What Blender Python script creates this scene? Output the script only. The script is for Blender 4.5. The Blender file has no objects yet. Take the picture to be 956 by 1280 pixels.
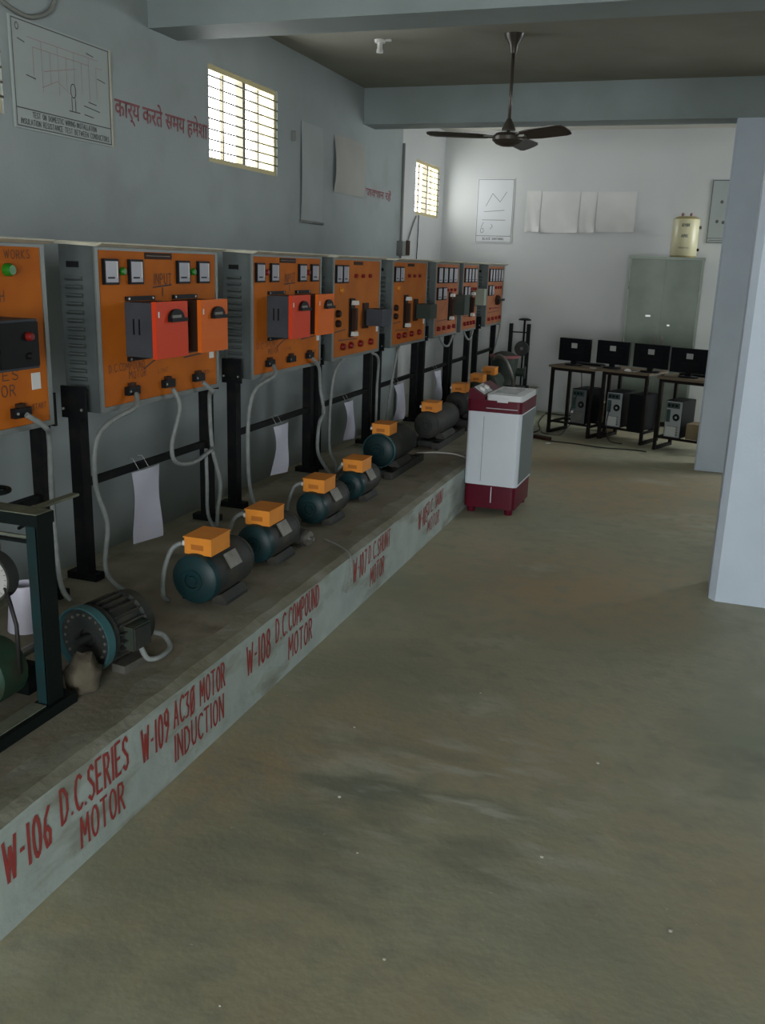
import bpy, bmesh, math, random
from mathutils import Vector, Matrix
random.seed(7)
S = bpy.context.scene
COL = S.collection

# ---------------------------------------------------------------- camera
F_PX = 1139.4
YAW, PIT, ROL = math.radians(18.89), math.radians(15.2), math.radians(1.91)
fwd = Vector((-math.sin(YAW) * math.cos(PIT), math.cos(YAW) * math.cos(PIT), -math.sin(PIT)))
r0 = Vector((math.cos(YAW), math.sin(YAW), 0)); u0 = r0.cross(fwd)
rt = r0 * math.cos(ROL) + u0 * math.sin(ROL); up = -r0 * math.sin(ROL) + u0 * math.cos(ROL)
cam = bpy.data.cameras.new('camera'); cam_o = bpy.data.objects.new('camera', cam); COL.objects.link(cam_o)
cam.sensor_fit = 'VERTICAL'; cam.sensor_height = 36.0; cam.sensor_width = 36.0 * 956 / 1280
cam.lens = F_PX * 36.0 / 1280; cam.clip_start = 0.05; cam.clip_end = 200
M = Matrix((rt, up, -fwd)).transposed().to_4x4(); M.translation = Vector((0, 0, 1.8))
cam_o.matrix_world = M
S.camera = cam_o

# ---------------------------------------------------------------- sky and exposure
SKY = 16.0
w = bpy.data.worlds.new('sky'); S.world = w; w.use_nodes = True
bg = w.node_tree.nodes['Background']
bg.inputs[0].default_value = (0.93, 0.97, 1.0, 1); bg.inputs[1].default_value = SKY
S.view_settings.view_transform = 'Standard'; S.view_settings.look = 'None'
S.view_settings.gamma = 1.0; S.view_settings.use_curve_mapping = False
S.view_settings.exposure = -0.3
S.cycles.max_bounces = 10; S.cycles.diffuse_bounces = 6

# room
XW, XR, YF, YB, ZC = -3.42, 4.2, -5.0, 12.0, 3.45
XP, ZP, XPB = -1.61, 0.342, -2.68
WT = 0.23
WIN_L = [(2.90, 3.985, 2.46, 3.09), (6.00, 7.09, 2.455, 3.09), (10.80, 11.79, 2.385, 3.0)]
WIN_R_ADDED = [(9.65, 11.85, 1.6, 3.15)]  # unseen window, added to brighten the end wall and last bay
OPEN_F = [(-0.6, 3.4, 0.0, 2.9)]          # wide doorway behind the camera

def portal(name, loc, sx, sy, rot):
    l = bpy.data.lights.new(name, 'AREA'); l.shape = 'RECTANGLE'; l.size = sx; l.size_y = sy
    l.cycles.is_portal = True
    o = bpy.data.objects.new(name, l); o.location = loc; o.rotation_euler = rot; COL.objects.link(o)
for i, (a, b, c, d) in enumerate(WIN_L):
    portal('window_daylight', (XW - WT - .02, (a + b) / 2, (c + d) / 2), d - c, b - a, (0, -math.pi / 2, 0))
for (a, b, c, d) in WIN_R_ADDED:
    portal('window_daylight', (XR + WT + .02, (a + b) / 2, (c + d) / 2), d - c, b - a, (0, math.pi / 2, 0))  # daylight for the added right-hand window
for (a, b, c, d) in OPEN_F:
    portal('doorway_daylight', ((a + b) / 2, YF - WT - .02, (c + d) / 2), b - a, d - c, (math.pi / 2, 0, 0))

# ---------------------------------------------------------------- materials
MATS = {}
def mat(name, col, rough=.6, metal=0., col2=None, scale=6., bump=0., bscale=40., spec=.5, amt=(.35, .65), detail=4., stretch=None, alpha=None):
    m = bpy.data.materials.new(name); m.use_nodes = True
    nt = m.node_tree; b = nt.nodes['Principled BSDF']
    b.inputs['Base Color'].default_value = (*col, 1); b.inputs['Roughness'].default_value = rough
    b.inputs['Metallic'].default_value = metal; b.inputs['Specular IOR Level'].default_value = spec
    tc = nt.nodes.new('ShaderNodeTexCoord'); src = tc.outputs['Object']
    if stretch:
        mp = nt.nodes.new('ShaderNodeMapping'); mp.inputs['Scale'].default_value = stretch
        nt.links.new(src, mp.inputs[0]); src = mp.outputs[0]
    if col2:
        n = nt.nodes.new('ShaderNodeTexNoise'); n.inputs['Scale'].default_value = scale; n.inputs['Detail'].default_value = detail
        nt.links.new(src, n.inputs['Vector'])
        r = nt.nodes.new('ShaderNodeMapRange'); r.inputs[1].default_value = amt[0]; r.inputs[2].default_value = amt[1]
        nt.links.new(n.outputs[0], r.inputs[0])
        mx = nt.nodes.new('ShaderNodeMix'); mx.data_type = 'RGBA'
        mx.inputs[6].default_value = (*col, 1); mx.inputs[7].default_value = (*col2, 1)
        nt.links.new(r.outputs[0], mx.inputs[0]); nt.links.new(mx.outputs[2], b.inputs['Base Color'])
    if bump:
        n2 = nt.nodes.new('ShaderNodeTexNoise'); n2.inputs['Scale'].default_value = bscale; n2.inputs['Detail'].default_value = 5
        nt.links.new(src, n2.inputs['Vector'])
        bp = nt.nodes.new('ShaderNodeBump'); bp.inputs['Strength'].default_value = bump; bp.inputs['Distance'].default_value = .01
        nt.links.new(n2.outputs[0], bp.inputs['Height']); nt.links.new(bp.outputs[0], b.inputs['Normal'])
    MATS[name] = m
    return m

def layer(m, col, scale, lo, hi, stretch=None, detail=6., centre=None, rad=1.):
    """lay another noise-shaped tint over a material"""
    nt = m.node_tree; b = nt.nodes['Principled BSDF']; inp = b.inputs['Base Color']
    tc = nt.nodes.new('ShaderNodeTexCoord'); mp = nt.nodes.new('ShaderNodeMapping')
    mp.inputs['Scale'].default_value = stretch or (1, 1, 1); mp.inputs['Location'].default_value = (random.random() * 9, random.random() * 9, random.random() * 9)
    nt.links.new(tc.outputs['Object'], mp.inputs[0])
    n = nt.nodes.new('ShaderNodeTexNoise'); n.inputs['Scale'].default_value = scale; n.inputs['Detail'].default_value = detail
    nt.links.new(mp.outputs[0], n.inputs['Vector'])
    r = nt.nodes.new('ShaderNodeMapRange'); r.inputs[1].default_value = lo; r.inputs[2].default_value = hi
    nt.links.new(n.outputs[0], r.inputs[0])
    fac = r.outputs[0]
    if centre:
        vd = nt.nodes.new('ShaderNodeVectorMath'); vd.operation = 'DISTANCE'; vd.inputs[1].default_value = centre
        nt.links.new(tc.outputs['Object'], vd.inputs[0])
        r2 = nt.nodes.new('ShaderNodeMapRange'); r2.inputs[1].default_value = rad; r2.inputs[2].default_value = rad * .35
        nt.links.new(vd.outputs['Value'], r2.inputs[0])
        mu = nt.nodes.new('ShaderNodeMath'); mu.operation = 'MULTIPLY'
        nt.links.new(fac, mu.inputs[0]); nt.links.new(r2.outputs[0], mu.inputs[1]); fac = mu.outputs[0]
    mx = nt.nodes.new('ShaderNodeMix'); mx.data_type = 'RGBA'; mx.inputs[7].default_value = (*col, 1)
    if inp.links: nt.links.new(inp.links[0].from_socket, mx.inputs[6])
    else: mx.inputs[6].default_value = inp.default_value
    nt.links.new(fac, mx.inputs[0]); nt.links.new(mx.outputs[2], inp)

mat('wall', (.36, .405, .41), .5, col2=(.325, .37, .37), scale=1.6, bump=.12, bscale=60, spec=.4)
layer(MATS['wall'], (.275, .31, .30), 2.2, .54, .78)
layer(MATS['wall'], (.41, .45, .46), .8, .55, .75)
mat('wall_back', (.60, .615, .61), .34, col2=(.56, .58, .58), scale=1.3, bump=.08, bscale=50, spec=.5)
mat('column_paint', (.56, .64, .73), .5, col2=(.50, .58, .67), scale=2.5, bump=.12, bscale=60)
mat('ceiling', (.27, .265, .22), .9, col2=(.21, .205, .165), scale=1.2, bump=.1, bscale=50)
mat('ceiling_lit_bay', (.56, .55, .49), .9, col2=(.50, .49, .43), scale=1.2, bump=.1, bscale=50)  # brighter light over the last bay, put into the ceiling colour
mat('beam_paint', (.27, .32, .32), .7, col2=(.23, .275, .27), scale=2, bump=.1, bscale=50)
mat('floor', (.43, .415, .29), .55, col2=(.36, .365, .265), scale=.8, bump=.18, bscale=30, spec=.4)
layer(MATS['floor'], (.43, .335, .205), .5, .44, .64)
layer(MATS['floor'], (.27, .30, .215), .9, .52, .72, (1, 1.3, 1), 8)
layer(MATS['floor'], (.50, .50, .39), 1.4, .60, .76, (1, 1.8, 1), 9)
layer(MATS['floor'], (.21, .23, .17), 1.1, .63, .72, (1, 1.6, 1), 12)
layer(MATS['floor'], (.33, .325, .24), 11, .48, .75, None, 9)
layer(MATS['floor'], (.235, .25, .19), 2.6, .46, .64, (1, 2.6, 1), 12, (-.85, 2.50, 0), .80)
layer(MATS['floor'], (.50, .50, .42), 3.2, .52, .66, (1, 3.4, 1), 12, (-.62, 2.78, 0), .70)
layer(MATS['floor'], (.55, .54, .45), 45, .72, .78)
mat('plinth_top', (.20, .175, .12), .9, col2=(.26, .24, .185), scale=3, bump=.4, bscale=25)
layer(MATS['plinth_top'], (.12, .105, .07), 4, .55, .75)
mat('whitewash', (.40, .455, .43), .8, col2=(.33, .385, .36), scale=5, bump=.3, bscale=25)
layer(MATS['whitewash'], (.20, .205, .15), 5, .52, .74, (1, .6, 2), 9)
mat('cement_edge', (.30, .30, .245), .9, col2=(.20, .19, .135), scale=5, bump=.5, bscale=30)
mat('red_paint', (.34, .045, .04), .6, col2=(.28, .05, .045), scale=25)
mat('red_slogan', (.30, .10, .11), .7)
mat('orange_panel', (.56, .152, .014), .6, col2=(.47, .122, .014), scale=4, spec=.12)
mat('orange_mid', (.50, .15, .022), .6, col2=(.42, .12, .02), scale=4, spec=.12)
mat('orange_dull', (.40, .155, .075), .6, col2=(.33, .125, .065), scale=4, spec=.12)  # duller, pinker orange for the three farthest panels
mat('panel_grey', (.115, .135, .13), .45, .25, col2=(.085, .10, .10), scale=7, bump=.05)
mat('panel_edge', (.19, .21, .20), .45, .3)
mat('hood_cream', (.60, .57, .45), .6, col2=(.5, .48, .38), scale=8)
mat('black_metal', (.006, .007, .008), .6, col2=(.016, .014, .011), scale=14, amt=(.5, .75), spec=.12)
mat('black_plastic', (.009, .009, .010), .5, spec=.15)
mat('starter_grey', (.06, .068, .08), .55, col2=(.05, .056, .066), scale=10, spec=.2)
mat('starter_red', (.72, .06, .016), .5, spec=.2)
mat('starter_orange', (.76, .15, .012), .5, spec=.2)
mat('starter_brown', (.04, .018, .011), .6, spec=.15)
mat('meter_face', (.33, .33, .38), .3)
mat('meter_strip', (.62, .61, .57), .3)
mat('lamp_green', (.018, .17, .012), .3, spec=.3)
mat('lamp_red', (.20, .010, .008), .35, spec=.25)
mat('lamp_amber', (.7, .25, .02), .25)
mat('white_part', (.72, .72, .70), .4)
mat('ink', (.10, .05, .04), .8)
mat('ink_grey', (.10, .11, .11), .8)
mat('ink_pink', (.40, .27, .27), .8)
mat('motor_teal', (.007, .036, .042), .45, col2=(.012, .028, .03), scale=9, spec=.3)
mat('motor_dark', (.020, .025, .023), .65, col2=(.055, .047, .034), scale=8, amt=(.45, .75))
mat('motor_green', (.020, .037, .028), .65, col2=(.055, .05, .036), scale=8, amt=(.45, .75))
mat('flange_blue', (.055, .15, .165), .3, .3)
mat('steel_dull', (.22, .215, .19), .5, .5, col2=(.14, .13, .11), scale=12)
mat('shaft_steel', (.5, .5, .48), .3, .9)
mat('orange_box', (.82, .30, .035), .45, col2=(.74, .25, .03), scale=6)
mat('orange_ink', (.50, .15, .015), .6)
mat('conduit', (.25, .275, .265), .55, col2=(.20, .22, .21), scale=30)
mat('cable_black', (.015, .014, .013), .6)
mat('cable_white', (.55, .55, .5), .5)
mat('paper', (.60, .60, .70), .85, col2=(.54, .54, .63), scale=4)
mat('paper_old', (.46, .46, .42), .85, col2=(.40, .40, .365), scale=2.5)
mat('chart_faded', (.40, .445, .445), .6, col2=(.37, .41, .41), scale=3)
mat('poster_left', (.41, .46, .445), .45, col2=(.38, .425, .41), scale=2)
mat('poster_gloss', (.66, .68, .70), .28, spec=.6)
mat('sheet_back', (.70, .695, .68), .6, col2=(.64, .635, .62), scale=3)
mat('frame_green', (.008, .034, .038), .5, col2=(.012, .023, .023), scale=8, spec=.25)
mat('frame_black', (.006, .010, .009), .55, spec=.15)
mat('frame_dust', (.17, .18, .13), .8, col2=(.11, .125, .09), scale=20)
mat('drum_green', (.010, .048, .028), .55, col2=(.03, .036, .02), scale=9, spec=.3)
mat('dial_white', (.52, .51, .50), .5, col2=(.42, .41, .39), scale=16)
mat('bucket_white', (.66, .64, .74), .4)
mat('stone', (.065, .055, .036), .95, col2=(.11, .095, .065), scale=9, bump=.8, bscale=18)
mat('wash_white', (.68, .74, .80), .38, col2=(.64, .70, .76), scale=3)
mat('wash_side', (.12, .15, .15), .5)  # dark tone for the side's shade and for the front groove
mat('maroon', (.115, .005, .018), .4, col2=(.09, .006, .018), scale=5, spec=.25)
mat('lid_white', (.66, .69, .70), .35)
mat('lid_window', (.25, .27, .27), .2)
mat('silver', (.55, .56, .58), .3, .5)
mat('table_top', (.16, .12, .075), .6, col2=(.10, .075, .05), scale=5, stretch=(1, 8, 1))
mat('table_leg', (.012, .010, .009), .55, spec=.15)
mat('monitor_black', (.005, .006, .008), .5, spec=.15)
mat('screen', (.01, .01, .012), .1)
mat('sticker', (.40, .42, .40), .6)
mat('pc_steel', (.17, .18, .18), .4, .4, col2=(.13, .14, .14), scale=20)
mat('pc_panel_light', (.33, .36, .37), .4, .2)
mat('pc_port', (.025, .06, .055), .5)
mat('pc_label', (.50, .52, .49), .6)
mat('cabinet_grey', (.155, .185, .15), .36, .3, col2=(.10, .125, .097), scale=2.2, detail=5, spec=.6)
mat('cabinet_edge', (.24, .28, .235), .4, .3)
mat('tank_cream', (.72, .68, .44), .32, col2=(.66, .62, .39), scale=3)
mat('tank_cap', (.40, .33, .13), .4, .2)
mat('fan_brown', (.055, .045, .035), .35, .2)
mat('window_cream', (.62, .54, .30), .6)
mat('window_iron', (.22, .20, .15), .6)
mat('pipe_grey', (.22, .23, .21), .6)
mat('cardboard', (.27, .21, .12), .85, col2=(.22, .17, .10), scale=6)
mat('chair_wood', (.075, .05, .03), .6, col2=(.05, .033, .02), scale=5)
mat('green_grey', (.27, .32, .25), .5)
mat('chip', (.48, .47, .40), .9)

# ---------------------------------------------------------------- builders
def bm_new(): return bmesh.new()
def box(bm, x0, x1, y0, y1, z0, z1, mi=0):
    v = [bm.verts.new(p) for p in ((x0, y0, z0), (x1, y0, z0), (x1, y1, z0), (x0, y1, z0), (x0, y0, z1), (x1, y0, z1), (x1, y1, z1), (x0, y1, z1))]
    out = []
    for q in ((0, 3, 2, 1), (4, 5, 6, 7), (0, 1, 5, 4), (1, 2, 6, 5), (2, 3, 7, 6), (3, 0, 4, 7)):
        f = bm.faces.new([v[i] for i in q]); f.material_index = mi; out.append(f)
    return out
def prism(bm, pts, d):
    """extrude polygon pts (list of 3D) by vector d"""
    a = [bm.verts.new(p) for p in pts]; b = [bm.verts.new(Vector(p) + Vector(d)) for p in pts]
    n = len(pts); bm.faces.new(a[::-1]); bm.faces.new(b)
    for i in range(n): bm.faces.new((a[i], a[(i + 1) % n], b[(i + 1) % n], b[i]))
def frame_of(d):
    d = Vector(d).normalized(); a = Vector((0, 0, 1)) if abs(d.z) < .9 else Vector((1, 0, 0))
    x = d.cross(a).normalized(); return x, x.cross(d).normalized()
def tube(bm, pts, r, n=8, cap=True):
    pts = [Vector(p) for p in pts]; rings = []
    X, Y = frame_of(pts[1] - pts[0])
    for i, p in enumerate(pts):
        t = (pts[min(i + 1, len(pts) - 1)] - pts[max(i - 1, 0)]).normalized()
        X = (X - t * X.dot(t)).normalized(); Y = t.cross(X)
        rr = r[i] if isinstance(r, (list, tuple)) else r
        rings.append([bm.verts.new(p + (X * math.cos(2 * math.pi * k / n) + Y * math.sin(2 * math.pi * k / n)) * rr) for k in range(n)])
    for a, b in zip(rings, rings[1:]):
        for k in range(n):
            f = bm.faces.new((a[k], a[(k + 1) % n], b[(k + 1) % n], b[k])); f.smooth = True
    if cap: bm.faces.new(rings[0][::-1]); bm.faces.new(rings[-1])
def spline(pts, n=6):
    pts = [Vector(p) for p in pts]; out = []
    for i in range(len(pts) - 1):
        p0 = pts[max(i - 1, 0)]; p1 = pts[i]; p2 = pts[i + 1]; p3 = pts[min(i + 2, len(pts) - 1)]
        for k in range(n):
            t = k / n
            out.append(.5 * ((2 * p1) + (p2 - p0) * t + (2 * p0 - 5 * p1 + 4 * p2 - p3) * t * t + (3 * p1 - p0 - 3 * p2 + p3) * t ** 3))
    out.append(pts[-1]); return out
def lathe(bm, prof, o, axis, n=28, ring=False):
    """prof = [(distance along axis, radius)]"""
    o = Vector(o); ax = Vector(axis).normalized(); X, Y = frame_of(ax); rings = []
    for t, r in prof:
        if r < 1e-6: rings.append([bm.verts.new(o + ax * t)])
        else: rings.append([bm.verts.new(o + ax * t + (X * math.cos(2 * math.pi * k / n) + Y * math.sin(2 * math.pi * k / n)) * r) for k in range(n)])
    for i, (a, b) in enumerate(zip(rings, rings[1:] + ([rings[0]] if ring else []))):
        for k in range(n):
            k2 = (k + 1) % n
            if len(a) == 1 and len(b) == 1: continue
            if len(a) == 1: f = bm.faces.new((a[0], b[k2], b[k]))
            elif len(b) == 1: f = bm.faces.new((a[k], a[k2], b[0]))
            else: f = bm.faces.new((a[k], a[k2], b[k2], b[k]))
    if ring: return
    if len(rings[0]) > 1: bm.faces.new(rings[0])
    if len(rings[-1]) > 1: bm.faces.new(rings[-1][::-1])
def mesh(name, bm, m, bevel=0, smooth=None):
    if bevel:
        bmesh.ops.bevel(bm, geom=[e for e in bm.edges if len(e.link_faces) == 2 and e.calc_face_angle(0) > .6], offset=bevel, segments=2, affect='EDGES', profile=.6)
    bmesh.ops.recalc_face_normals(bm, faces=bm.faces)
    me = bpy.data.meshes.new(name); bm.to_mesh(me); bm.free()
    for x in (m if isinstance(m, (list, tuple)) else [m]): me.materials.append(MATS[x])
    if smooth is not None: me.shade_smooth(); me.set_sharp_from_angle(angle=math.radians(smooth))
    return me
def obj(name, bm, m, parent=None, bevel=0, smooth=None, loc=None, rot=None):
    me = bm if isinstance(bm, bpy.types.Mesh) else mesh(name, bm, m, bevel, smooth)
    o = bpy.data.objects.new(name, me); COL.objects.link(o)
    if parent: o.parent = parent
    if loc: o.location = loc
    if rot: o.rotation_euler = rot
    return o
def tag(o, label, cat=None, group=None, kind=None):
    o['label'] = label
    if cat: o['category'] = cat
    if group: o['group'] = group
    if kind: o['kind'] = kind
    return o
def thing(name, label, cat, loc=(0, 0, 0), rz=0, group=None):
    o = bpy.data.objects.new(name, None); COL.objects.link(o); o.empty_display_size = .1
    o.location = loc; o.rotation_euler = (0, 0, rz)
    return tag(o, label, cat, group)
def struct(name, bm, m, label, parent=None, bevel=0):
    o = obj(name, bm, m, parent, bevel); o['kind'] = 'structure'; o['label'] = label; return o
def boxo(name, m, parent, x0, x1, y0, y1, z0, z1, bevel=0):
    b = bm_new(); box(b, x0, x1, y0, y1, z0, z1); return obj(name, b, m, parent, bevel)
def tubeo(name, m, parent, pts, r, n=8):
    b = bm_new(); tube(b, pts, r, n); return obj(name, b, m, parent)
def latheo(name, m, parent, prof, o, axis, n=28, smooth=40, ring=False):
    b = bm_new(); lathe(b, prof, o, axis, n, ring); return obj(name, b, m, parent, smooth=smooth)

# hand-painted stroke lettering: polylines in a 1-high box; (width, strokes)
def arc(cx, cy, rx, ry, a0, a1, n=10):
    return [(cx + rx * math.cos(math.radians(a0 + (a1 - a0) * i / n)), cy + ry * math.sin(math.radians(a0 + (a1 - a0) * i / n))) for i in range(n + 1)]
G = {
 'A': (.5, [[(0, 0), (.25, 1), (.5, 0)], [(.1, .35), (.4, .35)]]), 'B': (.45, [[(0, 0), (0, 1), (.3, .95), (.36, .75), (.28, .55), (0, .5)], [(.28, .53), (.42, .3), (.3, .03), (0, 0)]]),
 'C': (.45, [arc(.3, .5, .3, .5, 50, 310)]), 'D': (.5, [[(0, 0), (0, 1)], [(0, 1), (.25, .95), (.45, .7), (.45, .3), (.25, .05), (0, 0)]]),
 'E': (.42, [[(.4, 1), (0, 1), (0, 0), (.4, 0)], [(0, .5), (.32, .5)]]), 'F': (.42, [[(.4, 1), (0, 1), (0, 0)], [(0, .5), (.32, .5)]]),
 'G': (.48, [arc(.28, .5, .28, .5, 50, 340) + [(.54, .45), (.34, .45)]]), 'H': (.45, [[(0, 0), (0, 1)], [(.45, 0), (.45, 1)], [(0, .5), (.45, .5)]]),
 'I': (.06, [[(.03, 0), (.03, 1)]]), 'K': (.45, [[(0, 0), (0, 1)], [(.42, 1), (0, .45), (.45, 0)]]), 'L': (.38, [[(0, 1), (0, 0), (.38, 0)]]),
 'M': (.6, [[(0, 0), (.05, 1), (.3, .35), (.55, 1), (.6, 0)]]), 'N': (.48, [[(0, 0), (0, 1), (.46, 0), (.46, 1)]]),
 'O': (.48, [arc(.24, .5, .24, .5, 90, 450, 16)]), 'P': (.42, [[(0, 0), (0, 1), (.3, .97), (.4, .75), (.3, .52), (0, .48)]]),
 'R': (.45, [[(0, 0), (0, 1), (.3, .97), (.4, .77), (.3, .55), (0, .5)], [(.18, .5), (.45, 0)]]),
 'S': (.42, [[(.4, .85), (.25, 1), (.05, .9), (.02, .7), (.2, .53), (.38, .38), (.4, .15), (.2, 0), (0, .14)]]),
 'T': (.48, [[(0, 1), (.48, 1)], [(.24, 1), (.24, 0)]]), 'U': (.46, [[(0, 1), (0, .25), (.12, .02), (.34, .02), (.46, .25), (.46, 1)]]),
 'V': (.48, [[(0, 1), (.24, 0), (.48, 1)]]), 'W': (.68, [[(0, 1), (.17, 0), (.34, .8), (.5, 0), (.66, 1)]]), 'Y': (.46, [[(0, 1), (.23, .5), (.46, 1)], [(.23, .5), (.23, 0)]]),
 '0': (.40, [arc(.2, .5, .2, .5, 90, 450, 16)]), '1': (.10, [[(.05, 0), (.05, 1)]]), '3': (.4, [[(.02, .95), (.36, 1), (.16, .58), (.38, .4), (.3, .08), (.02, .05)]]),
 '5': (.4, [[(.38, 1), (.06, 1), (.04, .6), (.3, .6), (.4, .3), (.25, .02), (0, .06)]]), '6': (.4, [[(.36, .98), (.12, .75), (.02, .35), (.14, .02), (.34, .05), (.38, .35), (.2, .5), (.04, .4)]]),
 '7': (.4, [[(0, 1), (.4, 1), (.14, 0)]]), '8': (.4, [arc(.2, .76, .16, .24, 270, 630, 12), arc(.2, .26, .2, .26, 90, 450, 12)]),
 '9': (.4, [[(.38, .62), (.2, .5), (.02, .66), (.06, .92), (.24, 1), (.38, .85), (.38, .45), (.1, 0)]]),
 '-': (.22, [[(.03, .5), (.18, .5)]]), '.': (.12, [[(.03, .04), (.06, .04)]]), '/': (.3, [[(0, 0), (.3, 1)]]), ' ': (.3, []),
 '#': (.48, [arc(.24, .5, .24, .5, 90, 450, 16), [(.0, -.05), (.48, 1.05)]]),
}
def text_width(s, gap): return sum(G[c][0] + gap for c in s) - gap
EPS = [0]
def strokes(bm, lines, O, U, V, hw):
    N = U.cross(V).normalized()
    if N.x < -.5 or N.y > .5: N = -N          # lift along the viewer's side
    for ln in lines:
        P = [O + U * a + V * b for a, b in ln]
        for a, b in zip(P, P[1:]):
            d = b - a
            if d.length < 1e-6: continue
            d.normalize(); s = N.cross(d) * hw; e = d * hw * .6
            EPS[0] = (EPS[0] + 1) % 9; lift = N * (EPS[0] * 6e-5); a = a + lift; b = b + lift
            vs = [bm.verts.new(q) for q in (a - e - s, b + e - s, b + e + s, a - e + s)]
            bm.faces.new(vs)
def letters(bm, s, O, U, V, h, width=None, gap=.22, sw=.07, jit=0):
    """paint s from O along unit U, up unit V; h letter height; width forces the run's length"""
    O = Vector(O); U = Vector(U); V = Vector(V); k = (width / (text_width(s, gap) * h)) if width else 1.
    x = 0
    for c in s:
        gw, st = G[c]; dz = random.uniform(-jit, jit) * h
        strokes(bm, [[(x * h * k + a * h * k, b * h + dz) for a, b in ln] for ln in st], O, U, V, sw * h * .5)
        x += gw + gap
UY, UX, UZ = Vector((0, 1, 0)), Vector((1, 0, 0)), Vector((0, 0, 1))

# ---------------------------------------------------------------- structure
b = bm_new(); box(b, XW - WT, XR + WT, YF - 1.5, YB + WT, -.2, 0); struct('floor', b, 'floor', 'worn greenish brown concrete floor')
b = bm_new(); box(b, XW - WT, XR + WT, YF - WT, 9.2, ZC, ZC + .15); box(b, XW - WT, XR + WT, 9.2, YB + WT, ZC, ZC + .15, 1); struct('ceiling', b, ['ceiling', 'ceiling_lit_bay'], 'stained grey plaster ceiling')
def wall_holes(bm, fixed0, fixed1, a0, a1, holes, axis):
    def bx(p, q, z0, z1):
        if q - p < 1e-4 or z1 - z0 < 1e-4: return
        if axis == 'y': box(bm, fixed0, fixed1, p, q, z0, z1)
        else: box(bm, p, q, fixed0, fixed1, z0, z1)
    cur = a0
    for (p, q, z0, z1) in sorted(holes):
        bx(cur, p, 0, ZC); bx(p, q, 0, z0); bx(p, q, z1, ZC); cur = q
    bx(cur, a1, 0, ZC)
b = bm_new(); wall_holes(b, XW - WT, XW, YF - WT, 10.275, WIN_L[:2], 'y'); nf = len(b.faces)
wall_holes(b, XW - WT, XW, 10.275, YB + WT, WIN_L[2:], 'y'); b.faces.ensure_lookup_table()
for f in b.faces[nf:]: f.material_index = 1          # last bay's stronger light put into the wall colour, using the end-wall tone
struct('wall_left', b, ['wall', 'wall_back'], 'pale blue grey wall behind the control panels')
b = bm_new(); wall_holes(b, XR, XR + WT, YF - WT, YB + WT, WIN_R_ADDED, 'y'); struct('wall_right', b, 'wall', 'pale blue wall beyond the columns')
b = bm_new(); wall_holes(b, YF - WT, YF, XW, XR, OPEN_F, 'x'); struct('wall_front', b, 'wall', 'pale blue wall with the doorway')
b = bm_new(); box(b, XW, XR, YB, YB + WT, 0, ZC); struct('wall_back', b, 'wall_back', 'pale blue end wall behind the computer tables')
for y0, y1, z, lab in ((5.29, 5.62, 3.14, 'nearer concrete beam under the ceiling'), (9.03, 9.36, 3.12, 'farther concrete beam under the ceiling, behind the fan')):
    b = bm_new(); box(b, XW, XR, y0, y1, z, ZC); struct('ceiling_beam', b, 'beam_paint', lab, bevel=.008)
b = bm_new()
prism(b, [(.185, 5.64, 0), (.66, 5.64, 0), (.66, 5.276, 0), (.222, 5.276, 0), (.185, 5.32, 0)], (0, 0, 3.14))
struct('column', b, 'column_paint', 'near square pale blue column at the right edge')
b = bm_new()
prism(b, [(.035, 9.38, 0), (.50, 9.38, 0), (.50, 9.028, 0), (.05, 9.028, 0), (.035, 9.045, 0)], (0, 0, 3.12))
struct('column', b, 'column_paint', 'far pale blue column beside the computer tables')

# plinth under the machines: solid block with a worn front edge, narrower at its far end
b = bm_new()
ys = [-1.2 + i * .12 for i in range(int((9.15 + 1.2) / .12) + 1)] + [9.15]
top = []; edge = []; bot = []; mid = []
for i, y in enumerate(ys):
    top.append(b.verts.new((XP - .035 - random.uniform(0, .008), y, ZP + random.uniform(-.001, .002))))
    edge.append(b.verts.new((XP + random.uniform(-.001, .0005), y, ZP - .014 - random.uniform(0, .006))))
    bot.append(b.verts.new((XP, y, 0)))
    mid.append(b.verts.new((XP - .11 - random.uniform(0, .05), y, ZP)))
bk = [b.verts.new((XPB, y, ZP)) for y in ys]; bkb = [b.verts.new((XPB, y, 0)) for y in ys]
for i in range(len(ys) - 1):
    for (p, q, mi) in ((bk, mid, 0), (mid, top, 2), (top, edge, 2), (edge, bot, 1), (bkb, bk, 1)):
        f = b.faces.new((p[i], q[i], q[i + 1], p[i + 1])); f.material_index = mi
f = b.faces.new((bk[-1], mid[-1], top[-1], edge[-1], bot[-1], bkb[-1])); f.material_index = 1
for fc in box(b, XPB, -1.95, 9.15, 11.72, 0, ZP): fc.material_index = 1
b.faces.ensure_lookup_table()
for f in b.faces:
    if f.calc_center_median().y > 9.15 and all(abs(v.co.z - ZP) < .001 for v in f.verts): f.material_index = 0
PL = struct('plinth', b, ['plinth_top', 'whitewash', 'cement_edge'], 'long low whitewashed concrete plinth carrying the machines')
xf = XP + .0018
def plet(name, rows):
    bm = bm_new()
    for s, y0, y1, z0, z1, h in rows:
        U = Vector((0, y1 - y0, z1 - z0)); L = U.length; U.normalize()
        letters(bm, s, (xf, y0, z0), U, UZ, h, width=L, gap=.24, sw=.098, jit=.03)
    o = obj('painted_lettering', bm, 'red_paint', PL); o['label'] = name
plet('red painted W-106 D.C.SERIES MOTOR', [('W-106', 1.67, 1.855, .150, .158, .125), ('D.C.SERIES', 1.905, 2.235, .192, .196, .112), ('MOTOR', 1.985, 2.205, .060, .062, .10)])
plet('red painted W-109 AC 3 phase MOTOR INDUCTION', [('W-109', 2.315, 2.475, .165, .172, .118), ('AC3# MOTOR', 2.512, 2.875, .198, .200, .098), ('INDUCTION', 2.512, 2.862, .065, .070, .10)])
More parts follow.
